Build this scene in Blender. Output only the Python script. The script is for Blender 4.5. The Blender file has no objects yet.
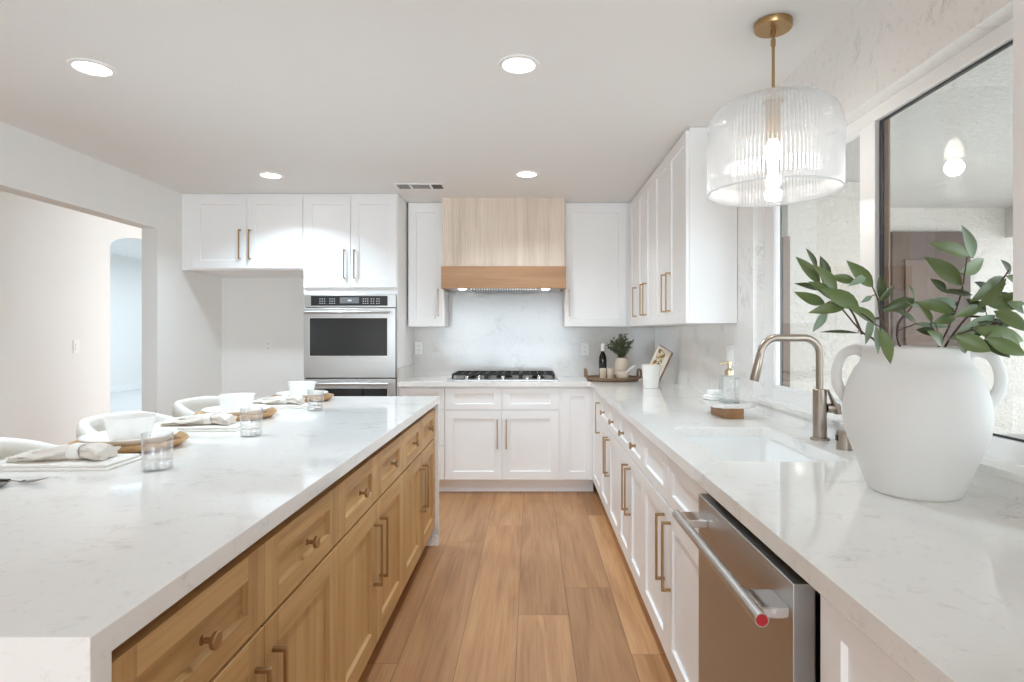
import bpy, bmesh, math, random
from mathutils import Vector, Matrix
PI = math.pi
random.seed(7)
C = bpy.context.scene.collection
scn = bpy.context.scene

# ------------------------------------------------------------------ camera, world, light, exposure
F, PX, PY, ZE = 585.0, 531.0, 333.0, 1.315      # focal length (px), principal point (px), eye height (m)
cam_d = bpy.data.cameras.new('camera'); cam = bpy.data.objects.new('camera', cam_d); C.objects.link(cam)
cam.location = (0, 0, ZE); cam.rotation_euler = (PI / 2, 0, 0)
cam_d.sensor_width = 36; cam_d.lens = F / 1024 * 36
cam_d.shift_x = -(PX - 512) / 1024; cam_d.shift_y = -(341 - PY) / 1024
cam_d.clip_start = 0.05; cam_d.clip_end = 200
scn.camera = cam
vs = scn.view_settings
scn.display_settings.display_device = 'sRGB'
vs.view_transform = 'Standard'; vs.look = 'None'; vs.gamma = 1; vs.exposure = 0.86; vs.use_curve_mapping = False
cy = scn.cycles
cy.max_bounces = 16; cy.diffuse_bounces = 14; cy.glossy_bounces = 5; cy.transmission_bounces = 8; cy.transparent_max_bounces = 24
cy.caustics_reflective = False; cy.caustics_refractive = False; cy.sample_clamp_indirect = 6; cy.use_denoising = True

W = bpy.data.worlds.new('sky'); scn.world = W; W.use_nodes = True
bg = W.node_tree.nodes['Background']; bg.inputs[0].default_value = (0.84, 0.93, 1.0, 1); bg.inputs[1].default_value = 2.4

def area(name, loc, rot, sx, sy, power, col=(1, 1, 1), shape='RECTANGLE', spread=PI):
    d = bpy.data.lights.new(name, 'AREA'); d.shape = shape; d.size = sx; d.size_y = sy; d.energy = power; d.color = col; d.spread = spread
    o = bpy.data.objects.new(name, d); C.objects.link(o); o.location = loc; o.rotation_euler = rot
    return o
area('fill_behind_camera', (-0.75, -6.95, 1.15), (PI / 2, 0, 0), 3.6, 2.0, 95, (0.67, 0.855, 1.0))      # added fill light in an unseen opening behind the camera
area('daylight_far_room', (-6.5, 12.0, 2.9), (0, 0, 0), 3.0, 6.0, 70, (0.78, 0.9, 1.0))               # skylit room beyond the arch
area('hall_fill_light', (-3.5, 2.6, 2.43), (0, 0, 0), 0.25, 0.25, 1.5, (0.67, 0.855, 1.0), 'DISK')  # unseen light added to brighten the hall

# ------------------------------------------------------------------ helpers
def lin(c):
    return tuple(((v / 255) / 12.92 if v / 255 <= 0.04045 else ((v / 255 + 0.055) / 1.055) ** 2.4) for v in c)

def new_mat(name):
    m = bpy.data.materials.new(name); m.use_nodes = True
    nt = m.node_tree; b = nt.nodes['Principled BSDF']
    return m, nt, b

def mat(name, rgb, rough=0.5, metal=0.0, spec=0.5, emit=None, es=0, coat=0, sss=0):
    m, nt, b = new_mat(name)
    b.inputs['Base Color'].default_value = (*lin(rgb), 1); b.inputs['Roughness'].default_value = rough
    b.inputs['Metallic'].default_value = metal; b.inputs['Specular IOR Level'].default_value = spec
    b.inputs['Coat Weight'].default_value = coat
    if emit: b.inputs['Emission Color'].default_value = (*lin(emit), 1); b.inputs['Emission Strength'].default_value = es
    return m

class G:
    """tiny node-graph helper"""
    def __init__(s, nt): s.nt = nt
    def n(s, t, **kw):
        nd = s.nt.nodes.new(t)
        for k, v in kw.items(): setattr(nd, k, v)
        return nd
    def put(s, sock, v):
        if isinstance(v, bpy.types.NodeSocket): s.nt.links.new(v, sock)
        else: sock.default_value = v
    def math(s, op, a, b=0.0, c=0.0, clamp=False):
        nd = s.n('ShaderNodeMath', operation=op, use_clamp=clamp)
        for i, v in enumerate((a, b, c)): s.put(nd.inputs[i], v)
        return nd.outputs[0]
    def noise(s, vec, scale, detail=4, rough=0.55, dist=0.0):
        nd = s.n('ShaderNodeTexNoise'); s.put(nd.inputs['Vector'], vec)
        nd.inputs['Scale'].default_value = scale; nd.inputs['Detail'].default_value = detail
        nd.inputs['Roughness'].default_value = rough; nd.inputs['Distortion'].default_value = dist
        return nd.outputs['Fac']
    def mapping(s, vec, scale=(1, 1, 1), loc=(0, 0, 0)):
        nd = s.n('ShaderNodeMapping'); s.put(nd.inputs['Vector'], vec)
        nd.inputs['Scale'].default_value = scale; s.put(nd.inputs['Location'], loc)
        return nd.outputs[0]
    def ramp(s, fac, stops, interp='LINEAR'):
        nd = s.n('ShaderNodeValToRGB'); s.put(nd.inputs[0], fac); nd.color_ramp.interpolation = interp
        e = nd.color_ramp.elements
        while len(e) < len(stops): e.new(0.5)
        for el, (p, c) in zip(e, stops): el.position = p; el.color = (*c, 1) if len(c) == 3 else c
        return nd.outputs[0]
    def mix(s, fac, a, b, mode='MIX'):
        nd = s.n('ShaderNodeMix', data_type='RGBA', blend_type=mode)
        s.put(nd.inputs[0], fac); s.put(nd.inputs[6], a); s.put(nd.inputs[7], b)
        return nd.outputs[2]
    def obj(s): return s.n('ShaderNodeTexCoord').outputs['Object']
    def pos(s): return s.n('ShaderNodeNewGeometry').outputs['Position']
    def bump(s, h, strength, dist=0.01):
        nd = s.n('ShaderNodeBump'); s.put(nd.inputs['Height'], h)
        nd.inputs['Strength'].default_value = strength; nd.inputs['Distance'].default_value = dist
        return nd.outputs[0]

def paint(name, rgb, rough=0.55, bump=0.06, scale=120, spec=0.4):
    m, nt, b = new_mat(name); g = G(nt)
    b.inputs['Base Color'].default_value = (*lin(rgb), 1); b.inputs['Roughness'].default_value = rough; b.inputs['Specular IOR Level'].default_value = spec
    if bump: nt.links.new(g.bump(g.noise(g.pos(), scale, 3), bump, 0.004), b.inputs['Normal'])
    return m

def quartz(name, base=(234, 233, 230), vein=(172, 169, 164), amount=1.1, rough=0.07):
    m, nt, b = new_mat(name); g = G(nt); p = g.pos()
    v1 = g.math('ABSOLUTE', g.math('SUBTRACT', g.noise(g.mapping(p, (1, 1.9, 1.4)), 7.0, 8, 0.72, 1.1), 0.5))
    v1 = g.math('SUBTRACT', 1.0, g.math('MULTIPLY', v1, 20.0), clamp=True)
    msk = g.math('MULTIPLY', g.math('SUBTRACT', g.noise(g.mapping(p, (1, 1.5, 1.2)), 3.4, 4, 0.6, 0.8), 0.55), 6.0, clamp=True)
    v = g.math('MULTIPLY', g.math('MULTIPLY', v1, msk), 0.55 * amount)
    fine = g.math('MULTIPLY', g.math('SUBTRACT', g.noise(p, 34, 5, 0.7, 0.5), 0.56), 1.6 * amount, clamp=True)
    tot = g.math('ADD', v, fine, clamp=True)
    col = g.mix(tot, (*lin(base), 1), (*lin(vein), 1))
    nt.links.new(col, b.inputs['Base Color']); b.inputs['Roughness'].default_value = rough; b.inputs['Specular IOR Level'].default_value = 0.55
    return m

def wood(name, c1, c2, c3, axis, rough=0.45, freq=1.0, seed=0.0):
    """straight-grained timber; axis is the grain direction in the object's own coordinates"""
    m, nt, b = new_mat(name); g = G(nt)
    oi = g.n('ShaderNodeObjectInfo').outputs['Random']
    off = g.n('ShaderNodeCombineXYZ'); 
    for i in range(3): nt.links.new(g.math('MULTIPLY', oi, 7.0 + 3 * i), off.inputs[i])
    sc = [9.0 * freq] * 3; sc[axis] = 0.55 * freq
    p = g.mapping(g.obj(), tuple(sc), off.outputs[0])
    big = g.noise(p, 1.0, 3, 0.5, 0.9)
    sc2 = [70.0 * freq] * 3; sc2[axis] = 2.0 * freq
    fine = g.noise(g.mapping(g.obj(), tuple(sc2), off.outputs[0]), 1.0, 4, 0.6)
    f = g.math('ADD', g.math('MULTIPLY', big, 0.65), g.math('MULTIPLY', fine, 0.35))
    col = g.ramp(f, [(0.32, lin(c1)), (0.5, lin(c2)), (0.68, lin(c3))])
    nt.links.new(col, b.inputs['Base Color']); b.inputs['Roughness'].default_value = rough
    nt.links.new(g.bump(fine, 0.08, 0.003), b.inputs['Normal'])
    return m

def floor_mat():
    m, nt, b = new_mat('oak_planks'); g = G(nt); p = g.pos()
    sx = g.n('ShaderNodeSeparateXYZ'); nt.links.new(p, sx.inputs[0]); x, y = sx.outputs[0], sx.outputs[1]
    PW, PL = 0.235, 1.83
    u = g.math('DIVIDE', g.math('ADD', x, 10.025 + 0.14), PW); iu = g.math('FLOOR', u); fu = g.math('FRACT', u)
    wn = g.n('ShaderNodeTexWhiteNoise', noise_dimensions='1D'); nt.links.new(iu, wn.inputs['W'])
    v = g.math('ADD', g.math('DIVIDE', y, PL), g.math('MULTIPLY', wn.outputs['Value'], 5.0)); iv = g.math('FLOOR', v); fv = g.math('FRACT', v)
    cv = g.n('ShaderNodeCombineXYZ'); nt.links.new(iu, cv.inputs[0]); nt.links.new(iv, cv.inputs[1])
    wn2 = g.n('ShaderNodeTexWhiteNoise', noise_dimensions='2D'); nt.links.new(cv.outputs[0], wn2.inputs['Vector']); rnd = wn2.outputs['Value']
    off = g.n('ShaderNodeCombineXYZ'); nt.links.new(g.math('MULTIPLY', rnd, 31.0), off.inputs[0]); nt.links.new(g.math('MULTIPLY', rnd, 17.0), off.inputs[1])
    big = g.noise(g.mapping(p, (8, 0.9, 1), off.outputs[0]), 1.0, 4, 0.55, 1.2)
    fine = g.noise(g.mapping(p, (85, 2.2, 1), off.outputs[0]), 1.0, 4, 0.6)
    f = g.math('ADD', g.math('MULTIPLY', big, 0.6), g.math('MULTIPLY', fine, 0.4))
    c = g.ramp(f, [(0.3, lin((150, 105, 68))), (0.5, lin((182, 136, 94))), (0.7, lin((202, 158, 115)))])
    tint = g.ramp(rnd, [(0.0, (0.76, 0.72, 0.68)), (0.45, (0.97, 0.95, 0.92)), (0.7, (1.0, 0.97, 0.93)), (1.0, (1.10, 1.12, 1.12))])
    c = g.mix(1.0, c, tint, 'MULTIPLY')
    gx = g.math('LESS_THAN', g.math('MINIMUM', fu, g.math('SUBTRACT', 1.0, fu)), 0.0016 / PW)
    gy = g.math('LESS_THAN', g.math('MINIMUM', fv, g.math('SUBTRACT', 1.0, fv)), 0.0016 / PL)
    gap = g.math('MAXIMUM', gx, gy)
    c = g.mix(g.math('MULTIPLY', gap, 0.65), c, (*lin((92, 64, 42)), 1))
    nt.links.new(c, b.inputs['Base Color']); b.inputs['Roughness'].default_value = 0.42
    h = g.math('SUBTRACT', g.math('MULTIPLY', fine, 0.25), gap)
    nt.links.new(g.bump(h, 0.12, 0.004), b.inputs['Normal'])
    return m

def stucco(name, rgb):
    m, nt, b = new_mat(name); g = G(nt); p = g.pos()
    n1 = g.noise(p, 40, 6, 0.68, 0.5); n2 = g.noise(p, 5, 3)
    c = g.mix(g.math('MULTIPLY', n2, 0.5), (*lin(rgb), 1), (*[v * 0.86 for v in lin(rgb)], 1))
    nt.links.new(c, b.inputs['Base Color']); b.inputs['Roughness'].default_value = 0.9
    nt.links.new(g.bump(n1, 1.0, 0.03), b.inputs['Normal'])
    return m

def brushed(name, rgb, rough=0.3, axis=0, amt=0.12):
    m, nt, b = new_mat(name); g = G(nt)
    sc = [260.0] * 3; sc[axis] = 2.0
    n = g.noise(g.mapping(g.obj(), tuple(sc)), 1.0, 3)
    b.inputs['Base Color'].default_value = (*lin(rgb), 1); b.inputs['Metallic'].default_value = 1.0
    nt.links.new(g.math('ADD', g.math('MULTIPLY', n, amt), rough - amt / 2), b.inputs['Roughness'])
    return m

def thin_glass(name, tint=(0.97, 0.98, 0.98), rough=0.0, ior=1.45, haze=0.0, boost=1.0, floor=0.0, edge=None, body=0.0):
    """thin clear glass: straight-through light plus Fresnel mirror"""
    m = bpy.data.materials.new(name); m.use_nodes = True; nt = m.node_tree; g = G(nt)
    nt.nodes.remove(nt.nodes['Principled BSDF']); out = nt.nodes['Material Output']
    tr = g.n('ShaderNodeBsdfTransparent'); tr.inputs[0].default_value = (*tint, 1)
    lwe = g.n('ShaderNodeLayerWeight'); lwe.inputs['Blend'].default_value = 0.5
    if edge: nt.links.new(g.mix(g.math('POWER', lwe.outputs['Facing'], 1.6), (*tint, 1), (*edge, 1)), tr.inputs[0])
    gl = g.n('ShaderNodeBsdfGlossy'); gl.inputs['Roughness'].default_value = rough; gl.inputs[0].default_value = (1, 1, 1, 1)
    lw = g.n('ShaderNodeLayerWeight'); lw.inputs['Blend'].default_value = 0.5; f0 = ((ior - 1) / (ior + 1)) ** 2
    sch = g.math('ADD', g.math('MULTIPLY', g.math('POWER', lw.outputs['Facing'], 5.0), 1 - f0), f0)
    fac = g.math('ADD', g.math('MULTIPLY', sch, boost), floor, clamp=True)
    mx = g.n('ShaderNodeMixShader'); nt.links.new(fac, mx.inputs[0]); nt.links.new(tr.outputs[0], mx.inputs[1]); nt.links.new(gl.outputs[0], mx.inputs[2])
    last = mx
    if body:
        rf = g.n('ShaderNodeBsdfGlass'); rf.inputs['IOR'].default_value = ior; rf.inputs['Roughness'].default_value = rough; rf.inputs[0].default_value = (*tint, 1)
        mb = g.n('ShaderNodeMixShader'); mb.inputs[0].default_value = body; nt.links.new(mx.outputs[0], mb.inputs[1]); nt.links.new(rf.outputs[0], mb.inputs[2]); mx = last = mb
    if haze:
        df = g.n('ShaderNodeBsdfDiffuse'); df.inputs[0].default_value = (0.93, 0.94, 0.95, 1)
        tl = g.n('ShaderNodeBsdfTranslucent'); tl.inputs[0].default_value = (0.93, 0.94, 0.95, 1)
        m1 = g.n('ShaderNodeMixShader'); m1.inputs[0].default_value = 0.5; nt.links.new(df.outputs[0], m1.inputs[1]); nt.links.new(tl.outputs[0], m1.inputs[2])
        m2 = g.n('ShaderNodeMixShader'); m2.inputs[0].default_value = haze; nt.links.new(mx.outputs[0], m2.inputs[1]); nt.links.new(m1.outputs[0], m2.inputs[2]); last = m2
    nt.links.new(last.outputs[0], out.inputs['Surface'])
    return m

def emission(name, rgb, s):
    m = bpy.data.materials.new(name); m.use_nodes = True; nt = m.node_tree
    nt.nodes.remove(nt.nodes['Principled BSDF']); e = nt.nodes.new('ShaderNodeEmission')
    e.inputs[0].default_value = (*lin(rgb), 1); e.inputs[1].default_value = s
    nt.links.new(e.outputs[0], nt.nodes['Material Output'].inputs['Surface'])
    return m

# ---- shapes
def BM(): return bmesh.new()

def box(bm, x0, x1, y0, y1, z0, z1, bev=0.0, seg=2, mi=0, M=None):
    vs_ = [bm.verts.new((x, y, z)) for x in (x0, x1) for y in (y0, y1) for z in (z0, z1)]
    q = [(0, 1, 3, 2), (4, 6, 7, 5), (0, 4, 5, 1), (2, 3, 7, 6), (0, 2, 6, 4), (1, 5, 7, 3)]
    fs = [bm.faces.new([vs_[i] for i in f]) for f in q]
    for f in fs: f.material_index = mi
    new = vs_
    if bev:
        r = bmesh.ops.bevel(bm, geom=list({e for f in fs for e in f.edges}), offset=bev, segments=seg, affect='EDGES', profile=0.5, clamp_overlap=True)
        new = list({v for f in r['faces'] for v in f.verts} | {v for v in vs_ if v.is_valid})
        for f in r['faces']: f.material_index = mi
        allv = set(new); stack = list(new)
        while stack:
            v = stack.pop()
            for e in v.link_edges:
                o = e.other_vert(v)
                if o not in allv: allv.add(o); stack.append(o)
        new = list(allv)
    if M is not None: bmesh.ops.transform(bm, matrix=M, verts=new)
    return new

def loft(bm, loops, cap0=True, cap1=True, closed=True, mi=0):
    L = [[bm.verts.new(p) for p in lp] for lp in loops]
    n = len(L[0]); out = []
    for a, b in zip(L, L[1:]):
        for i in range(n if closed else n - 1):
            j = (i + 1) % n
            out.append(bm.faces.new((a[i], a[j], b[j], b[i])))
    if cap0: out.append(bm.faces.new(L[0][::-1]))
    if cap1: out.append(bm.faces.new(L[-1]))
    for f in out: f.material_index = mi
    return [v for l in L for v in l]

def catmull(pts, k=6):
    P = [Vector(p) for p in pts]; P = [P[0] * 2 - P[1]] + P + [P[-1] * 2 - P[-2]]; out = []
    for i in range(1, len(P) - 2):
        for t in range(k):
            u = t / k; a, b, c, d = P[i - 1:i + 3]
            out.append(0.5 * ((2 * b) + (c - a) * u + (2 * a - 5 * b + 4 * c - d) * u * u + (3 * b - a - 3 * c + d) * u ** 3))
    out.append(P[-2]); return out

def lathe(bm, prof, n=48, c=(0, 0, 0), cap0=True, cap1=True, axis='Z', mi=0):
    loops = []
    for r, z in prof:
        lp = []
        for i in range(n):
            a = 2 * PI * i / n
            x, y = r * math.cos(a), r * math.sin(a)
            p = (x, y, z) if axis == 'Z' else ((x, -z, y) if axis == 'Y' else (z, x, y))
            lp.append((c[0] + p[0], c[1] + p[1], c[2] + p[2]))
        loops.append(lp)
    return loft(bm, loops, cap0, cap1, mi=mi)

def tube(bm, pts, r, n=12, caps=True, flat=1.0, up=None, mi=0):
    """sweep along pts; r scalar or list; flat squashes the section along its second axis"""
    P = [Vector(p) for p in pts]; R = r if isinstance(r, (list, tuple)) else [r] * len(P)
    loops = []; prev = None
    for i, p in enumerate(P):
        t = (P[min(i + 1, len(P) - 1)] - P[max(i - 1, 0)]).normalized()
        if prev is None:
            u = Vector(up) if up else (Vector((0, 0, 1)) if abs(t.z) < 0.9 else Vector((1, 0, 0)))
            a = t.cross(u).normalized()
        else:
            a = (prev - t * prev.dot(t)).normalized()
        prev = a; b = t.cross(a)
        loops.append([p + a * (R[i] * math.cos(2 * PI * k / n)) + b * (R[i] * flat * math.sin(2 * PI * k / n)) for k in range(n)])
    return loft(bm, loops, caps, caps, mi=mi)

def arc_path(pts, rad, k=6):
    """polyline with rounded corners"""
    P = [Vector(p) for p in pts]; out = [P[0]]
    for a, b, c in zip(P, P[1:], P[2:]):
        d1, d2 = (a - b).normalized(), (c - b).normalized(); ang = d1.angle(d2); t = rad / math.tan(ang / 2)
        s, e = b + d1 * t, b + d2 * t; cen = b + (d1 + d2).normalized() * (rad / math.sin(ang / 2))
        for i in range(k + 1):
            v = (s - cen).lerp(e - cen, i / k).normalized() * rad
            out.append(cen + v)
    out.append(P[-1]); return out

def rrect(x0, x1, y0, y1, r, z, k=5):
    out = []
    for cx, cy_, a0 in ((x1 - r, y1 - r, 0), (x0 + r, y1 - r, PI / 2), (x0 + r, y0 + r, PI), (x1 - r, y0 + r, 1.5 * PI)):
        for i in range(k + 1):
            a = a0 + PI / 2 * i / k; out.append((cx + r * math.cos(a), cy_ + r * math.sin(a), z))
    return out

def plate_with_holes(bm, outer, holes, to3, depth, bev=0.0):
    """flat polygon (2-D loops) with holes, extruded by the vector depth"""
    es = []
    for lp in [outer] + holes:
        v = [bm.verts.new(to3(*p)) for p in lp]
        es += [bm.edges.new((v[i], v[(i + 1) % len(v)])) for i in range(len(v))]
    r = bmesh.ops.triangle_fill(bm, use_beauty=True, use_dissolve=True, edges=es)
    fs = [g for g in r['geom'] if isinstance(g, bmesh.types.BMFace)]
    ex = bmesh.ops.extrude_face_region(bm, geom=fs)
    bmesh.ops.translate(bm, vec=Vector(depth), verts=[g for g in ex['geom'] if isinstance(g, bmesh.types.BMVert)])
    if bev:
        bmesh.ops.recalc_face_normals(bm, faces=bm.faces[:])
        e = [e for e in bm.edges if len(e.link_faces) == 2 and e.calc_face_angle() > 0.9]
        bmesh.ops.bevel(bm, geom=e, offset=bev, segments=2, affect='EDGES', profile=0.5, clamp_overlap=True)

def mesh(name, bm, m, parent=None, smooth=None, loc=(0, 0, 0), rz=0.0):
    bmesh.ops.recalc_face_normals(bm, faces=bm.faces[:])
    me = bpy.data.meshes.new(name); bm.to_mesh(me); bm.free()
    for x in (m if isinstance(m, (list, tuple)) else [m]): me.materials.append(x)
    if smooth is not None:
        me.polygons.foreach_set('use_smooth', [True] * len(me.polygons)); me.set_sharp_from_angle(angle=math.radians(smooth))
    o = bpy.data.objects.new(name, me); C.objects.link(o); o.location = loc; o.rotation_euler.z = rz
    if parent: o.parent = parent
    return o

def thing(name, label, cat, loc=(0, 0, 0), rz=0.0, group=None):
    o = bpy.data.objects.new(name, None); C.objects.link(o); o.empty_display_size = 0.1
    o.location = loc; o.rotation_euler = (0, 0, rz); o['label'] = label; o['category'] = cat
    if group: o['group'] = group
    return o

def tag(o, label, cat, group=None):
    o['label'] = label; o['category'] = cat
    if group: o['group'] = group
    return o

def struct(name, bm, m, smooth=None):
    o = mesh(name, bm, m, None, smooth); o['kind'] = 'structure'; return o

def dup(root, loc, label, rz=None):
    r = root.copy(); C.objects.link(r); r.location = loc; r['label'] = label
    if rz is not None: r.rotation_euler = (0, 0, rz)
    for ch in list(root.children):
        c = ch.copy(); C.objects.link(c); c.parent = r
        for g in list(ch.children):
            d = g.copy(); C.objects.link(d); d.parent = c
    return r

# ------------------------------------------------------------------ materials
M_wall = paint('wall_paint', (236, 236, 234), 0.6)
M_ceil = paint('ceiling_paint', (238, 238, 237), 0.75, 0.22, 55)
M_white = paint('white_lacquer', (242, 242, 242), 0.32, 0.0)
M_trim = paint('white_trim', (240, 240, 240), 0.4, 0.0)
M_quartz = quartz('white_quartz')
M_slab_w = quartz('quartz_wall_slab', (238, 237, 235), (178, 176, 173), 1.4, 0.12)
M_slab = quartz('quartz_backsplash', (214, 211, 207), (170, 168, 165), 1.5, 0.12)
M_floor = floor_mat()
OAK = ((160, 121, 74), (190, 150, 97), (208, 170, 118))
M_oak_v = wood('oak_vertical', *OAK, 2); M_oak_h = wood('oak_horizontal', *OAK, 0)
M_band = wood('oak_band', (154, 112, 74), (172, 130, 92), (186, 146, 108), 0)
M_dark_gap = mat('shadow_gap_board', (70, 52, 36), 0.7)
M_brass = mat('brushed_brass', (178, 146, 104), 0.32, 1.0)
M_bronze = mat('champagne_bronze', (174, 143, 106), 0.34, 1.0)
M_steel = brushed('brushed_steel', (196, 194, 192), 0.3, 0)
M_steel_v = brushed('brushed_steel_door', (186, 184, 182), 0.38, 0)
M_nickel = brushed('brushed_nickel', (166, 154, 142), 0.32, 2)
M_chrome = mat('polished_steel', (225, 225, 225), 0.12, 1.0)
M_cutlery = mat('steel_cutlery', (168, 168, 168), 0.22, 1.0)
M_black = mat('black_enamel', (22, 22, 23), 0.35)
M_matteblack = mat('matte_black', (14, 14, 15), 0.75, 0, 0.15)
M_iron = mat('cast_iron', (38, 38, 39), 0.55)
M_ovenglass = mat('dark_oven_glass', (30, 31, 31), 0.06, 0, 0.6)
M_display = mat('grey_display', (120, 122, 124), 0.2)
M_glyph = mat('pale_print', (205, 205, 205), 0.4)
M_ceramic = mat('white_ceramic', (240, 239, 236), 0.25, 0, 0.5)
M_matte = paint('matte_white_clay', (216, 214, 210), 0.6, 0.10, 60)
M_sink = mat('white_fireclay', (243, 244, 244), 0.15)
M_linen = paint('linen', (220, 213, 204), 0.9, 0.35, 420)
M_linen2 = paint('white_linen', (234, 231, 225), 0.9, 0.35, 420)
M_boucle = paint('cream_boucle', (226, 222, 214), 0.95, 0.7, 260)
M_plastic = mat('white_plastic', (240, 240, 238), 0.35)
M_slot = mat('outlet_slot', (110, 108, 105), 0.5)
M_pane = thin_glass('window_pane', (0.95, 0.96, 0.96), 0.0, 1.5, boost=1.0)
M_fluted = thin_glass('fluted_glass', (0.965, 0.97, 0.975), 0.04, 1.5, haze=0.13, boost=1.3, floor=0.02, edge=(0.58, 0.60, 0.62), body=0.13)
M_tumbler = thin_glass('tumbler_glass', (0.985, 0.985, 0.985), 0.0, 1.45, boost=1.4, haze=0.012, edge=(0.90, 0.91, 0.91), body=0.04)
M_rim = thin_glass('rim_glass', (0.86, 0.88, 0.9), 0.05, 1.5, boost=1.5, haze=0.25, edge=(0.45, 0.48, 0.5))
M_bottle = thin_glass('bottle_glass', (0.965, 0.975, 0.975), 0.0, 1.5, boost=1.3, haze=0.01, edge=(0.55, 0.6, 0.62), body=0.25)
M_lamp = emission('lamp_diffuser', (255, 250, 242), 9.0)
M_bulb = emission('bulb_glow', (255, 246, 232), 6.0)
M_hoodlamp = emission('hood_lamp', (255, 250, 240), 8.0)
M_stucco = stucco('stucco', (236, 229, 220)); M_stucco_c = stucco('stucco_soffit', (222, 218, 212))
M_darkframe = mat('dark_window_frame', (44, 46, 50), 0.4)
M_brownpost = mat('brown_paint', (112, 92, 78), 0.6); M_browndoor = mat('brown_door', (80, 62, 52), 0.6); M_browndoor2 = mat('brown_door_panel', (100, 80, 68), 0.6)
M_concrete = mat('concrete', (226, 223, 218), 0.85)

# ------------------------------------------------------------------ setting
XL, XR, YB, ZC = -2.84, 1.138, 5.37, 2.45
bm = BM(); box(bm, -4.21, 1.26, -7.1, 8.0, -0.1, 0); struct('floor', bm, M_floor)
bm = BM(); box(bm, -10, -4.21, 4.0, 17, -0.1, 0); struct('floor_far_room', bm, paint('pale_stone_floor', (214, 214, 214), 0.35, 0.0))
bm = BM(); box(bm, -4.22, 1.30, -7.1, 8.0, ZC, ZC + 0.12); struct('ceiling', bm, M_ceil)
bm = BM(); box(bm, XL - 0.12, 1.30, YB, YB + 0.12, 0, ZC); struct('wall_back', bm, M_wall)
# left wall with the wide cased opening
bm = BM()
plate_with_holes(bm, [(-7.0, 0), (2.5, 0), (2.5, 2.11), (4.449, 2.11), (4.449, 0), (YB, 0), (YB, ZC), (-7.0, ZC)], [], lambda y, z: (XL, y, z), (-0.12, 0, 0))
struct('wall_left', bm, M_wall)
# hall wall with arch
arch = [(5.70, 0.0), (5.70, 2.16)]
for i in range(1, 24):
    a = PI - PI * i / 24; arch.append((6.3 + 0.6 * math.cos(a), 2.16 + 0.15 * math.sin(a)))
arch += [(6.9, 2.16), (6.9, 0.0)]
bm = BM(); plate_with_holes(bm, [(-7.0, 0)] + arch + [(17.0, 0), (17.0, 3.05), (8.0, 3.05), (8.0, ZC), (-7.0, ZC)], [], lambda y, z: (-4.10, y, z), (-0.12, 0, 0)); struct('wall_hall', bm, M_wall)
bm = BM(); box(bm, -4.10, XL - 0.12, 7.4, 7.52, 0, ZC); struct('wall_hall_end', bm, M_wall)
bm = BM(); box(bm, -9.32, -9.2, 4.9, 17, 0, 3.6); struct('wall_far_room', bm, M_wall)
bm = BM(); box(bm, -9.2, -9.18, 5, 17, 0, 0.13, 0.004); struct('baseboard_far_room', bm, M_trim)
bm = BM(); box(bm, -9.32, -4.22, 4.9, 17, 3.05, 3.15); struct('ceiling_far_room', bm, M_ceil)
bm = BM(); box(bm, -9.2, -4.22, 16.9, 17, 0, 3.05); struct('wall_far_room_end', bm, M_wall)
bm = BM(); box(bm, -9.2, -4.22, 4.9, 5.0, 0, 3.05); struct('wall_far_room_near', bm, M_wall)
# unseen wall behind the camera; its wide opening is added for the fill light
bm = BM(); plate_with_holes(bm, [(-4.1, 0), (-2.6, 0), (-2.6, 2.2), (1.1, 2.2), (1.1, 0), (1.26, 0), (1.26, ZC), (-4.1, ZC)], [], lambda x, z: (x, -7.0, z), (0, -0.1, 0)); struct('wall_front', bm, M_wall)
# right wall: full-height quartz with the window opening
bm = BM(); plate_with_holes(bm, [(-7.0, 0), (YB, 0), (YB, ZC), (-7.0, ZC)], [[(1.10, 0.97), (3.0, 0.97), (3.0, 2.10), (1.10, 2.10)]], lambda y, z: (XR, y, z), (0.125, 0, 0)); struct('wall_right', bm, M_slab_w)
# backsplash slab behind the cooktop, sill slab, side splash
bm = BM(); box(bm, -1.08, XR, YB - 0.012, YB, 0.92, 1.92); struct('trim_1', bm, M_slab)
bm = BM(); box(bm, XR - 0.016, 1.20, 1.06, 3.02, 0.97, 0.99, 0.002); struct('trim_2', bm, M_quartz)
bm = BM(); box(bm, -1.082, -1.068, 4.745, YB - 0.012, 0.92, 1.03, 0.001); struct('trim_3', bm, M_slab)
bm = BM(); box(bm, XL, XL + 0.014, 4.46, YB, 0, 0.12, 0.003); struct('baseboard_left', bm, M_trim)
bm = BM(); box(bm, -4.10, -4.086, -7, 5.69, 0, 0.12, 0.003); struct('baseboard_hall', bm, M_trim)

# window: white frame, two lights
def ring(bm, x0, x1, y0, y1, z0, z1, l, r, b, t, bev=0.002):
    box(bm, x0, x1, y0, y0 + l, z0, z1, bev); box(bm, x0, x1, y1 - r, y1, z0, z1, bev)
    box(bm, x0, x1, y0 + l, y1 - r, z0, z0 + b, bev); box(bm, x0, x1, y0 + l, y1 - r, z1 - t, z1, bev)
bm = BM(); ring(bm, 1.198, 1.228, 1.10, 3.0, 0.99, 2.10, 0.05, 0.115, 0.055, 0.045)
box(bm, 1.198, 1.228, 2.04, 2.125, 1.045, 2.055, 0.002); win = struct('window_1', bm, M_trim)
bm = BM(); ring(bm, 1.204, 1.222, 2.125, 2.885, 1.045, 2.055, 0.018, 0.004, 0.014, 0.010); mesh('white_sash', bm, M_trim, win)
bm = BM(); ring(bm, 1.214, 1.224, 1.15, 2.04, 1.045, 2.055, 0.02, 0.022, 0.006, 0.009); mesh('dark_sash', bm, M_darkframe, win)
bm = BM(); box(bm, 1.2185, 1.2235, 1.992, 2.018, 1.051, 2.046); mesh('brown_stile', bm, M_brownpost, win)
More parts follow.
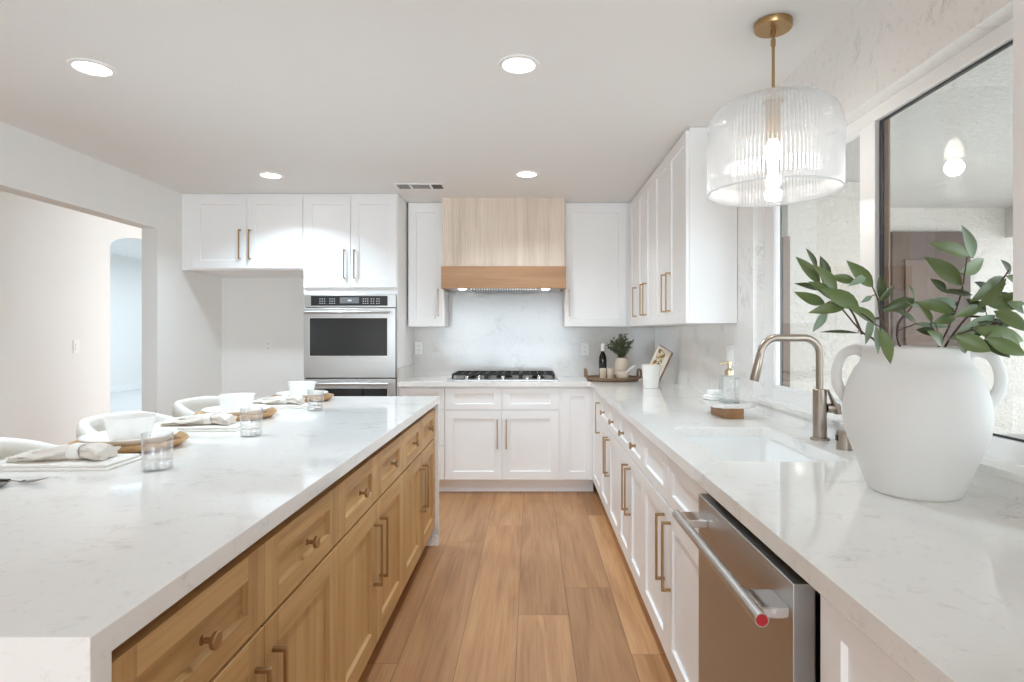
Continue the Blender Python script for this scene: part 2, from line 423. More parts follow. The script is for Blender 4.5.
bm = BM(); box(bm, 1.212, 1.215, 2.143, 2.881, 1.059, 2.045); mesh('pane', bm, M_pane, win)
bm = BM(); box(bm, 1.2155, 1.2185, 1.17, 2.018, 1.051, 2.046); mesh('pane', bm, M_pane, win)
# outdoors: covered patio in stucco
bm = BM(); box(bm, 1.45, 1.98, 3.30, 3.995, -0.1, 2.168); struct('wall_exterior_return', bm, M_stucco)
bm = BM(); box(bm, 1.30, 7.0, 4.0, 4.15, -0.1, 3.4); struct('wall_exterior', bm, M_stucco)
bm = BM(); box(bm, 1.28, 3.9, 0.6, 4.0, 2.17, 2.3); struct('ceiling_patio', bm, M_stucco_c)
bm = BM(); box(bm, 3.24, 3.5, 3.4, 4.0, 1.965, 2.17); struct('trim_patio_beam', bm, M_stucco_c)
bm = BM(); box(bm, 1.27, 8.0, -3, 4.0, -0.12, -0.02); struct('ground_patio', bm, M_concrete)
bm = BM(); box(bm, 2.40, 3.4, 2.9, 3.1, -0.02, 0.78); struct('wall_patio_low', bm, M_stucco_c)
bm = BM(); box(bm, 2.44, 2.97, 3.95, 4.0, -0.02, 2.0, 0.004); d1 = struct('door_1', bm, M_browndoor)
bm = BM(); box(bm, 2.52, 2.80, 3.935, 3.95, 0.2, 1.81, 0.004); mesh('door_panel', bm, M_browndoor2, d1)
bm = BM(); box(bm, 1.272, 1.288, 3.0, 3.03, -0.02, 2.25, 0.003); post = mesh('downspout', bm, M_darkframe); tag(post, 'thin dark upright strip just outside the window behind the faucet', 'downspout')
bm = BM(); box(bm, 1.292, 1.330, 3.0, 3.04, -0.02, 1.81, 0.003); post = mesh('wooden_post', bm, M_brownpost); tag(post, 'taupe brown post seen through the window above the faucet', 'post')

# ------------------------------------------------------------------ cabinetry kit (local: x along, -y out of the face, z up)
def shaker(bm, x0, x1, z0, z1, st=0.07, rl=0.07, t=0.02, rec=0.009, mi=(0, 0, 0)):
    """one framed door or drawer front, its face at y=-t; material slots for stiles, rails, panel"""
    c = 0.0012; g = 0.0035; e = -t; xi0, xi1, zi0, zi1 = x0 + st, x1 - st, z0 + rl, z1 - rl
    def q(pts, k): bm.faces.new([bm.verts.new(p) for p in pts]).material_index = k
    a0, a1, b0, b1 = x0 + c, x1 - c, z0 + c, z1 - c
    q([(a0, e, b0), (xi0, e, b0), (xi0, e, b1), (a0, e, b1)], mi[0]); q([(xi1, e, b0), (a1, e, b0), (a1, e, b1), (xi1, e, b1)], mi[0])
    q([(xi0, e, b0), (xi1, e, b0), (xi1, e, zi0), (xi0, e, zi0)], mi[1]); q([(xi0, e, zi1), (xi1, e, zi1), (xi1, e, b1), (xi0, e, b1)], mi[1])
    r = e + rec
    O = [(xi0, zi0), (xi1, zi0), (xi1, zi1), (xi0, zi1)]; I = [(xi0 + g, zi0 + g), (xi1 - g, zi0 + g), (xi1 - g, zi1 - g), (xi0 + g, zi1 - g)]
    for i in range(4):
        j = (i + 1) % 4
        q([(O[i][0], e, O[i][1]), (O[j][0], e, O[j][1]), (I[j][0], r, I[j][1]), (I[i][0], r, I[i][1])], mi[1] if i % 2 == 0 else mi[0])
    q([(p[0], r, p[1]) for p in I], mi[2])
    A = [(a0, b0), (a1, b0), (a1, b1), (a0, b1)]; B = [(x0, z0), (x1, z0), (x1, z1), (x0, z1)]
    for i in range(4):
        j = (i + 1) % 4; k = mi[1] if i % 2 == 0 else mi[0]
        q([(A[i][0], e, A[i][1]), (A[j][0], e, A[j][1]), (B[j][0], e + c, B[j][1]), (B[i][0], e + c, B[i][1])], k)
        q([(B[i][0], e + c, B[i][1]), (B[j][0], e + c, B[j][1]), (B[j][0], -0.0005, B[j][1]), (B[i][0], -0.0005, B[i][1])], k)
    q([(p[0], -0.0005, p[1]) for p in B[::-1]], mi[0])
    bmesh.ops.remove_doubles(bm, verts=bm.verts[:], dist=1e-5)

def pull_bm(x, z0, z1, y=-0.02, w=0.0105, out=0.034):
    """square bar pull with returned ends"""
    bm = BM(); h = w / 2
    box(bm, x - h, x + h, y - out, y - out + w * 0.8, z0, z1, 0.002)
    for z in (z0 + h, z1 - h): box(bm, x - h, x + h, y - out + w * 0.6, y, z - h, z + h, 0.0015)
    return bm

def knob_bm(x, z, y=-0.02, r=0.016):
    bm = BM()
    lathe(bm, [(0.0095, 0), (0.0095, 0.003), (0.0055, 0.0045), (0.0055, 0.019), (r - 0.002, 0.020), (r, 0.022), (r, 0.028), (r - 0.0015, 0.0295), (0.001, 0.0295)], 24, (x, y, z), axis='Y')
    return bm

class Unit:
    """a cabinet: body plus fronts, each front a part and its pull or knob a sub-part"""
    def __init__(s, name, label, loc, rz, oak=False, group=None):
        s.t = thing(name, label, 'cabinet', loc, rz, group); s.oak = oak
    def body(s, w, depth, z0, z1, toe=0.0, x0=0.0, toe_in=0.075):
        depth -= 0.0025; z1 -= 0.0025
        bm = BM(); box(bm, x0, x0 + w, 0, depth, z0 + toe, z1, 0.001, 1)
        if toe: box(bm, x0, x0 + w, toe_in, depth, z0, z0 + toe)
        mesh('body', bm, M_oak_v if s.oak else M_white, s.t)
    def front(s, kind, x0, x1, z0, z1, pull=None, st=0.066, rl=0.066, gap=0.0015):
        bm = BM(); shaker(bm, x0 + gap, x1 - gap, z0 + gap, z1 - gap, st, rl, 0.02, 0.0125 if s.oak else 0.010, mi=(0, 1, 1 if kind != 'door' else 0) if s.oak else (0, 0, 0))
        d = mesh(kind, bm, [M_oak_v, M_oak_h] if s.oak else M_white, s.t)
        metal = M_bronze
        if pull and pull[0] == 'bar': mesh('handle', pull_bm(*pull[1:]), metal, d)
        if pull and pull[0] == 'knob': mesh('knob', knob_bm(*pull[1:]), metal, d, 40)
        return d

KICK, DZ0, DZ1, WZ0, WZ1 = 0.11, 0.12, 0.683, 0.690, 0.866
CT = 0.88      # underside of the counters
# back run, faces -Y
YF = 4.78      # carcass plane; fronts stand 2 cm proud
u = Unit('drawer_cabinet', 'white three-drawer base cabinet between the double oven and the cooktop cabinet', (-1.082, YF, 0), 0)
u.body(0.38, YB - YF, 0, CT, KICK)
for z0, z1 in ((0.12, 0.40), (0.402, 0.688), (0.690, 0.866)): u.front('drawer', 0.012, 0.377, z0, z1, ('knob', 0.19, (z0 + z1) / 2), 0.05, 0.045)
u = Unit('base_cabinet', 'white base cabinet under the gas cooktop with two false drawers and two doors', (-0.702, YF, 0), 0)
u.body(0.934, YB - YF, 0, CT, KICK)
u.front('drawer', 0.002, 0.466, WZ0, WZ1, None, 0.066, 0.045); u.front('drawer', 0.466, 0.930, WZ0, WZ1, None, 0.066, 0.045)
u.front('door', 0.002, 0.466, DZ0, 0.685, ('bar', 0.430, 0.375, 0.612)); u.front('door', 0.466, 0.930, DZ0, 0.685, ('bar', 0.502, 0.375, 0.612))
u = Unit('base_cabinet', 'narrow white base cabinet with one full-height door in the inside corner', (0.232, YF, 0), 0)
u.body(0.284, YB - YF, 0, CT, KICK); u.front('door', 0.016, 0.276, DZ0, WZ1, None)

# right run, faces -X: local x runs towards the camera
XF = 0.52
def right_unit(name, label, y0, y1):
    u = Unit(name, label, (XF, y1, 0), -PI / 2); u.w = y1 - y0
    return u
u = right_unit('base_cabinet', 'white corner base cabinet with one full-height door and long bronze pull', 4.20, 4.78)
u.body(u.w, XR - XF, 0, CT, KICK); u.front('door', 0.04, u.w - 0.002, DZ0, WZ1, ('bar', u.w - 0.055, 0.585, 0.812))
def drawer_pair(label, y0, y1):
    u = right_unit('base_cabinet', label, y0, y1); h = u.w / 2
    u.body(u.w, XR - XF, 0, CT, KICK)
    for a, b in ((0.0, h), (h, u.w)): u.front('drawer', a, b, WZ0, WZ1, ('knob', (a + b) / 2, 0.775), 0.05, 0.045)
    u.front('door', 0, h, DZ0, 0.685, ('bar', h - 0.045, 0.40, 0.64)); u.front('door', h, u.w, DZ0, 0.685, ('bar', h + 0.045, 0.40, 0.64))
drawer_pair('white two-drawer base cabinet below the round tray, next to the corner', 3.33, 4.20)
drawer_pair('white two-drawer base cabinet adjoining the sink cabinet', 2.625, 3.33)
u = right_unit('sink_cabinet', 'white base cabinet under the sink with two plain false fronts', 1.664, 2.625); h = u.w / 2
bm = BM(); 
for a, b in ((0, 0.02), (u.w - 0.02, u.w)): box(bm, a, b, 0, XR - XF - 0.003, KICK, CT)
box(bm, 0, u.w, 0, XR - XF - 0.003, KICK, KICK + 0.02); box(bm, 0.02, u.w - 0.02, 0, 0.018, KICK + 0.02, CT); box(bm, 0.02, u.w - 0.02, XR - XF - 0.018, XR - XF - 0.003, KICK + 0.02, CT)
box(bm, 0, u.w, 0.075, XR - XF - 0.003, 0, KICK); mesh('body', bm, M_white, u.t)
for a, b in ((0.0, h), (h, u.w)): u.front('false_front', a, b, WZ0, WZ1, None, 0.066, 0.045)
u.front('door', 0, h, DZ0, 0.685, ('bar', h - 0.05, 0.39, 0.64)); u.front('door', h, u.w, DZ0, 0.685, ('bar', h + 0.05, 0.39, 0.64))
u = right_unit('base_cabinet', 'white base cabinet nearest the camera, beside the dishwasher', 0.25, 1.052)
u.body(u.w, XR - XF, 0, CT, KICK); u.front('drawer', 0.04, u.w, WZ0 - 0.0, WZ1, ('knob', u.w / 2, 0.775), 0.066, 0.045); u.front('door', 0.04, u.w, DZ0, 0.685, ('bar', u.w - 0.05, 0.40, 0.64))

# upper cabinets
ZU = 1.37
u = Unit('upper_cabinet', 'narrow white upper cabinet between the double oven and the range hood', (-1.066, 5.08, ZU), 0)
u.body(0.312, YB - 5.08 - 0.013, 0, ZC - ZU); u.front('door', 0.004, 0.310, 0, 1.055, ('bar', 0.262, 0.09, 0.325))
u = Unit('upper_cabinet', 'white single-door upper cabinet filling the corner beside the range hood', (0.294, 5.08, ZU), 0)
u.body(XR - 0.294, YB - 5.08 - 0.013, 0, ZC - ZU); u.front('door', 0.002, 0.533, 0, 1.055, ('bar', 0.037, 0.09, 0.325))
XU = 0.873
def upper_right(label, y0, y1, doors):
    u = Unit('upper_cabinet', label, (XU, y1, ZU), -PI / 2); u.body(y1 - y0, XR - XU, 0, ZC - ZU)
    for a, b, hx in doors: u.front('door', y1 - b, y1 - a, 0, 1.062, ('bar', y1 - hx, 0.075, 0.315))
upper_right('white one-door upper cabinet deepest in the corner on the quartz wall', 4.68, 5.06, [(4.68, 5.035, 4.735)])
upper_right('white two-door upper cabinet in the middle of the run on the quartz wall', 4.05, 4.68, [(4.05, 4.365, 4.31), (4.365, 4.68, 4.42)])
upper_right('white two-door upper cabinet whose plain side panel faces the window', 3.22, 4.05, [(3.222, 3.635, 3.575), (3.635, 4.05, 3.695)])
upper_right('white upper cabinet cut by the picture edge on the camera side of the window', 0.30, 1.04, [(0.67, 1.038, 0.73), (0.30, 0.67, 0.61)])

# tall oven cabinet and bridge cabinet over the empty fridge space
YT = 4.76
u = Unit('tall_cabinet', 'tall white cabinet surround that holds the double wall oven', (-1.848, YT, 0), 0)
bm = BM(); D = YB - YT - 0.0025; ZT = ZC - 0.0025
box(bm, 0, 0.011, 0, D, 0, ZT); box(bm, 0.755, 0.766, 0, D, 0, ZT); box(bm, 0.011, 0.755, D - 0.02, D, 0, ZT)
box(bm, 0.011, 0.755, 0, D - 0.02, 1.63, ZT); box(bm, 0.011, 0.755, 0, D - 0.02, KICK, 0.299); box(bm, 0.011, 0.755, 0.075, D - 0.02, 0, KICK)
mesh('body', bm, M_white, u.t)
u.front('door', 0.004, 0.384, 1.682, 2.425, ('bar', 0.338, 1.755, 1.99)); u.front('door', 0.384, 0.762, 1.682, 2.425, ('bar', 0.420, 1.755, 1.99))
u.front('drawer', 0.004, 0.762, 0.12, 0.298, ('bar', 0.383, 0.20, 0.22), 0.066, 0.045)
u = Unit('upper_cabinet', 'wide white two-door cabinet bridging the empty fridge alcove', (XL, YT, 1.826), 0)
u.body(-1.848 - XL, YB - YT, 0, ZC - 1.826)
u.front('door', 0.093, 0.537, 0.012, 0.599, ('bar', 0.485, 0.085, 0.325)); u.front('door', 0.537, 0.988, 0.012, 0.599, ('bar', 0.566, 0.085, 0.325))

# island cabinets, face +X: local x runs away from the camera
XI = -0.612
oak_labels = ['oak island cabinet closest to the camera, at the mitred waterfall end', 'oak island cabinet in the middle of the island row', 'oak island cabinet at the far end of the island, towards the cooktop']
for (a, m_, b), lab in zip(((0.805, 1.30, 1.795), (1.795, 2.25, 2.71), (2.71, 3.16, 3.608)), oak_labels):
    u = Unit('island_cabinet', lab, (XI, a, 0), PI / 2, True); w = b - a; h = m_ - a
    bm = BM(); box(bm, 0, w, 0, 0.60, KICK, 0.838); box(bm, 0, w, 0.07, 0.60, 0, KICK); mesh('body', bm, M_oak_v, u.t)
    for p, q_ in ((0, h), (h, w)): u.front('drawer', p, q_, 0.672, 0.849, ('knob', (p + q_) / 2, 0.762), 0.073, 0.05)
    u.front('door', 0, h, DZ0, 0.666, ('bar', h - 0.042, 0.36, 0.595), 0.073, 0.073); u.front('door', h, w, DZ0, 0.666, ('bar', h + 0.042, 0.36, 0.595), 0.073, 0.073)

# ------------------------------------------------------------------ counters
bm = BM()
outer = [(-1.082, 4.735), (0.455, 4.735), (0.481, 4.709), (0.481, -0.9), (XR, -0.9), (XR, YB - 0.012), (-1.082, YB - 0.012)]
hole = [(p[0], p[1]) for p in rrect(0.593, 0.985, 1.797, 2.448, 0.03, 0)]
plate_with_holes(bm, outer, [hole], lambda x, y: (x, y, CT), (0, 0, 0.04), 0.0015)
o = mesh('countertop', bm, M_quartz); tag(o, 'L-shaped white quartz countertop on the white base cabinets, cut out for the sink', 'countertop')
IX0, IX1, IY0, IY1 = -1.65, -0.572, 0.759, 3.653
bm = BM()
prof = [(IY0, 0), (IY0, 0.92), (IY1, 0.92), (IY1, 0), (IY1 - 0.04, 0), (IY1 - 0.04, CT), (IY0 + 0.04, CT), (IY0 + 0.04, 0)]
plate_with_holes(bm, prof, [], lambda y, z: (IX0, y, z), (IX1 - IX0, 0, 0), 0.0015)
o = mesh('waterfall_countertop', bm, M_quartz); tag(o, 'white quartz waterfall countertop of the island laid with place settings', 'countertop')

# ------------------------------------------------------------------ sink, faucet, air gap
s = thing('sink', 'white undermount sink set into the quartz counter below the window', 'sink', (0.789, 2.1225, 0.66))
bm = BM(); a, b = 0.205, 0.335
loops = [rrect(-a - 0.02, a + 0.02, -b - 0.02, b + 0.02, 0.04, 0.2195), rrect(-a, a, -b, b, 0.035, 0.2195), rrect(-a, a, -b, b, 0.035, 0.212), rrect(-a + 0.004, a - 0.004, -b + 0.004, b - 0.004, 0.04, 0.03),
         rrect(-a + 0.012, a - 0.012, -b + 0.012, b - 0.012, 0.045, 0.012), rrect(-a + 0.035, a - 0.035, -b + 0.035, b - 0.035, 0.05, 0.004), rrect(-0.05, 0.05, -0.05, 0.05, 0.045, 0.0)]
loft(bm, loops, False, True); lo2 = [rrect(-a - 0.02, a + 0.02, -b - 0.02, b + 0.02, 0.04, 0.2195), rrect(-a - 0.012, a + 0.012, -b - 0.012, b + 0.012, 0.045, 0.2), rrect(-a - 0.012, a + 0.012, -b - 0.012, b + 0.012, 0.045, -0.012)]
loft(bm, lo2, False, True); bmesh.ops.remove_doubles(bm, verts=bm.verts[:], dist=1e-5)
mesh('basin', bm, M_sink, s, 40)
bm = BM(); lathe(bm, [(0.042, 0.001), (0.042, 0.004), (0.034, 0.005), (0.03, 0.002), (0.001, 0.002)], 32); mesh('drain', bm, M_chrome, s, 40)

f = thing('faucet', 'brushed nickel pull-down faucet with squared gooseneck behind the sink', 'faucet', (1.068, 2.164, 0.92))
bm = BM(); lathe(bm, [(0.033, 0), (0.033, 0.006), (0.031, 0.009), (0.024, 0.009), (0.024, 0.186), (0.0225, 0.188), (0.014, 0.188)], 40); mesh('base', bm, M_nickel, f, 35)
path = arc_path([(0, 0, 0.185), (0, 0, 0.377), (-0.205, 0, 0.377), (-0.243, 0, 0.218)], 0.06, 10)
bm = BM(); tube(bm, path[:-1] + [path[-2].lerp(path[-1], 0.1)], 0.0135, 20); mesh('neck', bm, M_nickel, f, 35)
e0, e1 = path[-2].lerp(path[-1], 0.1), path[-1]
bm = BM(); tube(bm, [e0, e0.lerp(e1, 0.06), e0.lerp(e1, 0.1), e1.lerp(e0, 0.02), e1], [0.0135, 0.0145, 0.0152, 0.0165, 0.0155], 20); mesh('spray_head', bm, M_nickel, f, 35)
bm = BM(); lathe(bm, [(0.017, 0.0), (0.017, 0.043), (0.0155, 0.046)], 24, (0.022, -0.006, 0.118), axis='X')
h_ = mesh('valve', bm, M_nickel, f, 35)
bm = BM(); tube(bm, [(0.062, -0.008, 0.098), (0.058, -0.008, 0.118), (0.040, -0.012, 0.150), (0.020, -0.022, 0.186)], [0.022, 0.020, 0.013, 0.006], 16, flat=0.5); mesh('lever', bm, M_nickel, h_, 40)

g_ = thing('air_gap', 'small brushed nickel air gap cap partly hidden behind the big vase', 'air gap', (1.062, 1.985, 0.92))
bm = BM(); lathe(bm, [(0.024, 0), (0.024, 0.058), (0.021, 0.064), (0.001, 0.065)], 28); cap_ = mesh('cap', bm, M_nickel, g_, 40)
bm = BM(); box(bm, -0.0262, -0.0225, -0.008, 0.008, 0.03, 0.05, 0.002); mesh('vent_slot', bm, M_black, cap_)

# ------------------------------------------------------------------ dishwasher
d = thing('dishwasher', 'stainless steel dishwasher with tubular handle and red end medallions', 'dishwasher', (0.4746, 1.658, 0), -PI / 2)
w = 0.598
bm = BM(); box(bm, 0.0, w, 0.052, 0.60, 0.10, 0.868); box(bm, 0, w, 0.09, 0.6, 0, 0.10); mesh('tub', bm, M_black, d)
bm = BM(); box(bm, 0, w, 0.0, 0.042, 0.11, 0.860, 0.002); dd = mesh('door', bm, M_steel_v, d)
bm = BM(); box(bm, 0.006, w - 0.006, 0.0425, 0.053, 0.12, 0.866, 0.001)
for i in range(9): box(bm, 0.10 + i * 0.045, 0.118 + i * 0.045, 0.0440, 0.050, 0.866, 0.8664)
mesh('control_strip', bm, M_matteblack, d)
bm = BM(); tube(bm, [(-0.0, -0.062, 0.802), (w + 0.012, -0.062, 0.802)], 0.0125, 24); bar = mesh('handle', bm, M_chrome if False else M_steel, dd, 35)
for i, x in enumerate((0.05, w - 0.05)):
    bm = BM(); box(bm, x - 0.04, x + 0.04, -0.056, -0.0002, 0.792, 0.812, 0.002); mesh('bracket', bm, M_chrome, bar)
M_red = mat('red_medallion', (176, 40, 48), 0.3, 0.3)
bm = BM(); lathe(bm, [(0.0128, 0.0), (0.0128, 0.003)], 24, (w + 0.0122, -0.062, 0.802), axis='X'); mesh('end_cap', bm, M_steel, bar, 35)
for x, dx in ((w + 0.0152, 0.0012), (-0.0002, -0.0012)):
    bm = BM(); lathe(bm, [(0.0108, 0), (0.0105, dx), (0.0045, dx), (0.0042, dx * 0.5), (0.0002, dx * 0.5)], 24, (x, -0.062, 0.802), axis='X'); mesh('medallion', bm, M_red, bar, 35)

# ------------------------------------------------------------------ double wall oven
ov = thing('double_oven', 'stainless double wall oven built into the tall white cabinet', 'oven', (-1.836, 4.741, 0.3005)); W_ = 0.742
bm = BM(); box(bm, 0.004, W_ - 0.004, 0.02, 0.555, 0.004, 1.326, 0.002); mesh('body', bm, M_black, ov)
bm = BM(); box(bm, 0, W_, -0.008, 0.02, 1.222, 1.327, 0.002); cp = mesh('control_panel', bm, M_steel, ov)
bm = BM(); box(bm, 0.056, W_ - 0.066, -0.0105, -0.0075, 1.236, 1.315, 0.001); gp = mesh('glass_panel', bm, M_black, cp)
bm = BM(); box(bm, 0.29, 0.445, -0.0115, -0.0103, 1.254, 1.302, 0.0003); mesh('display', bm, M_display, cp)
for gx, nk in ((0.125, 3), (0.205, 3), (0.475, 3), (0.54, 2), (0.585, 2)):
    for k in range(nk):
        for r_ in range(3):
            bm = BM(); box(bm, gx + k * 0.018, gx + k * 0.018 + 0.010, -0.0112, -0.0103, 1.252 + r_ * 0.018, 1.257 + r_ * 0.018); mesh('printed_key', bm, M_glyph, cp)
bm = BM(); box(bm, 0.355, 0.385, -0.0122, -0.0114, 1.271, 1.284); mesh('clock_digits', bm, M_glyph, cp)
def oven_door(z0, z1, wz0, wz1, hz):
    bm = BM(); box(bm, 0, W_, -0.018, 0.02, z0, z1, 0.003); dr = mesh('door', bm, M_steel, ov)
    bm = BM(); box(bm, 0.05, W_ - 0.066, -0.0205, -0.0175, wz0, wz1, 0.001); mesh('glass', bm, M_ovenglass, dr)
    bm = BM(); box(bm, 0.044, W_ - 0.060, -0.0195, -0.0178, wz0 - 0.008, wz1 + 0.006, 0.001); mesh('glass_trim', bm, M_chrome, dr)
    bm = BM(); tube(bm, [(0.028, -0.062, hz), (W_ - 0.045, -0.062, hz)], 0.0105, 20)
    for x in (0.05, W_ - 0.067): box(bm, x - 0.014, x + 0.014, -0.06, -0.018, hz - 0.008, hz + 0.008, 0.002)
    mesh('handle', bm, M_steel, dr, 35)
oven_door(0.652, 1.216, 0.83, 1.135, 1.182)
oven_door(0.02, 0.644, 0.21, 0.566, 0.606)

# ------------------------------------------------------------------ range hood
hx0, hx1, hyf = -0.746, 0.286, 4.90
hd = thing('range_hood', 'range hood clad in fluted beige wood with an oak band above the cooktop', 'range hood', ((hx0 + hx1) / 2, 5.1, 1.688))
hw = (hx1 - hx0) / 2; y0, y1 = hyf - 5.1, YB - 5.1 - 0.001
pts = []; NR = 62
def flute(t): return 0.0045 * abs(math.sin(PI * t)) ** 0.6
per = []
for i in range(19 * 5 + 1): t = i / 5; per.append((-hw + flute(t) * -1 + 0.0045, y1 - (y1 - y0) * i / 95))
per2 = []
for i in range(NR * 6 + 1): t = i / 6; per2.append((-hw + 2 * hw * i / (NR * 6), y0 + 0.0045 - flute(t)))
per3 = [(-p[0], p[1]) for p in per[::-1]]
lp = per[:-1] + per2 + per3[1:]
bm = BM(); loft(bm, [[(x, y, 0.185) for x, y in lp], [(x, y, ZC - 1.688 - 0.001) for x, y in lp]])
M_flute = wood('fluted_beige_wood', (206, 191, 175), (230, 216, 202), (240, 228, 215), 2, 0.6)
mesh('fluted_cover', bm, M_flute, hd, 60)
bm = BM()   # oak band as an open frame
t_ = 0.022; bx = hw + 0.006; by = y0 - 0.012
box(bm, -bx, bx, by, by + t_, 0, 0.186, 0.0015); box(bm, -bx, -bx + t_, by + t_, -0.025, 0, 0.186, 0.0015); box(bm, bx - t_, bx, by + t_, -0.025, 0, 0.186, 0.0015)
box(bm, -hw + 0.016, -hw + 0.03, -0.025, y1, 0.006, 0.186); box(bm, hw - 0.03, hw - 0.016, -0.025, y1, 0.006, 0.186)
mesh('oak_band', bm, M_band, hd)
bm = BM(); box(bm, -hw + 0.03, hw - 0.03, by + t_, y1, 0.003, 0.05); ln = mesh('liner', bm, M_steel, hd)
for k in range(26):
    x = -0.27 + k * 0.0216
    bm = BM(); box(bm, x - 0.006, x + 0.006, by + t_ + 0.02, y1 - 0.06, -0.012, 0.003, 0.002); mesh('baffle', bm, M_steel, ln)
for x in (-0.355, 0.355):
    bm = BM(); lathe(bm, [(0.034, 0.003), (0.034, -0.003), (0.001, -0.003)], 24, (x, by + 0.10, 0)); mesh('lamp', bm, M_hoodlamp, ln)
for i, x in enumerate((-0.355, 0.355)):
    l = area('hood_lamp_light', (hd.location.x + x, hd.location.y + by + 0.16, 1.688 - 0.012), (math.radians(-14), 0, 0), 0.06, 0.06, 0.32, (0.95, 0.98, 1.0), 'DISK', math.radians(150))

# ------------------------------------------------------------------ gas cooktop
ck = thing('cooktop', 'stainless gas cooktop with black cast iron grates set on the back counter', 'cooktop', (-0.232, 5.065, 0.92))
bm = BM(); box(bm, -0.457, 0.457, -0.262, 0.245, 0, 0.012, 0.004); mesh('steel_top', bm, M_steel, ck)
for sx in (-1, 0, 1):
    x0, x1 = sx * 0.288 - 0.142, sx * 0.288 + 0.142; bm = BM(); z0, z1 = 0.040, 0.054
    for y in (-0.17, 0.015, 0.215): box(bm, x0, x1, y - 0.006, y + 0.006, z0, z1, 0.002)
    for x in (x0 + 0.006, x0 + 0.075, (x0 + x1) / 2, x1 - 0.075, x1 - 0.006): box(bm, x - 0.006, x + 0.006, -0.17, 0.215, z0, z1, 0.002)
    for x in (x0 + 0.006, x1 - 0.006):
        for y in (-0.165, 0.21): box(bm, x - 0.007, x + 0.007, y - 0.007, y + 0.007, 0.012, z0, 0.001)
    mesh('grate', bm, M_iron, ck)
for x, y, r_ in ((-0.29, -0.08, 0.04), (-0.29, 0.12, 0.045), (0, 0.02, 0.06), (0.29, -0.08, 0.045), (0.29, 0.12, 0.038)):
    bm = BM(); lathe(bm, [(r_ + 0.012, 0.012), (r_ + 0.008, 0.022), (r_, 0.024), (r_, 0.033), (r_ - 0.006, 0.036), (0.001, 0.036)], 28, (x, y, 0)); mesh('burner', bm, M_black, ck, 40)
for x in (-0.30, -0.20, 0.0, 0.20, 0.30):
    bm = BM(); lathe(bm, [(0.022, 0.012), (0.022, 0.018), (0.018, 0.020), (0.0165, 0.038), (0.015, 0.040), (0.001, 0.040)], 24, (x, -0.217, 0)); mesh('knob', bm, M_chrome, ck, 40)

# ------------------------------------------------------------------ recessed lights, vent, outlets, switches
cl = thing('ceiling_light', 'round recessed ceiling light above the island near the wide doorway', 'ceiling light', (-1.875, 2.50, ZC), 0, 'recessed ceiling lights')
bm = BM(); lathe(bm, [(0.088, -0.0005), (0.086, -0.006), (0.070, -0.008), (0.066, -0.004)], 48, cap0=False, cap1=False); lathe(bm, [(0.066, -0.004), (0.088, -0.0005)], 48, cap0=False, cap1=False); mesh('trim_ring', bm, M_trim, cl, 50)
bm = BM(); lathe(bm, [(0.0665, -0.0042), (0.0665, -0.0036)], 48); mesh('diffuser', bm, M_lamp, cl)
dup(cl, (-0.052, 2.47, ZC), 'round recessed ceiling light nearer the camera of the two above the aisle')
dup(cl, (-1.868, 4.20, ZC), 'round recessed ceiling light in front of the cabinet over the fridge alcove')
dup(cl, (-0.030, 4.17, ZC), 'round recessed ceiling light in front of the range hood')
for x, y in ((-1.875, 2.50), (-0.052, 2.47), (-1.868, 4.20), (-0.030, 4.17), (-1.875, -0.90), (-0.05, -0.92)):   # the last two are behind the camera
    area('ceiling_light_beam', (x, y, ZC - 0.012), (0, 0, 0), 0.14, 0.14, (8.2 if x < -1 else 6.4 if y < 3 else 4.2) if y > 0 else 3.2, (0.84, 0.93, 1.0) if x > -1 and y > 3 else (0.70, 0.87, 1.0), 'DISK', math.radians(130))

v = thing('ceiling_vent', 'white three-section air vent in the ceiling before the range hood', 'vent', (-0.855, 4.52, ZC))
bm = BM(); ring_y = 0.095
box(bm, -0.19, 0.19, -0.095, -0.07, -0.008, 0, 0.002); box(bm, -0.19, 0.19, 0.07, 0.095, -0.008, 0, 0.002)
for x in (-0.19, -0.082, 0.075, 0.172): box(bm, x, x + 0.018, -0.07, 0.07, -0.008, 0, 0.001)
mesh('frame', bm, M_trim, v)
M_ventdark = mat('vent_dark', (96, 94, 92), 0.7); M_ventgrey = mat('vent_grey', (205, 204, 202), 0.6)
bm = BM(); box(bm, -0.18, 0.18, -0.08, 0.08, -0.0015, -0.0003); mesh('throat', bm, mat('vent_throat', (160, 158, 155), 0.7), v)
for x0, x1, n, tilt in ((-0.172, -0.082, 9, 0.9), (-0.064, 0.075, 12, 0.9), (0.093, 0.172, 8, -0.2)):
    bm = BM()
    for k in range(n):
        y = -0.065 + 0.13 * (k + 0.5) / n
        box(bm, x0, x1, -0.0065, 0.0065, -0.0006, 0.0006, M=Matrix.Translation((0, y, -0.005)) @ Matrix.Rotation(tilt * 0.45, 4, 'X'))
    mesh('louvers', bm, M_ventgrey if tilt > 0 else M_ventdark, v)

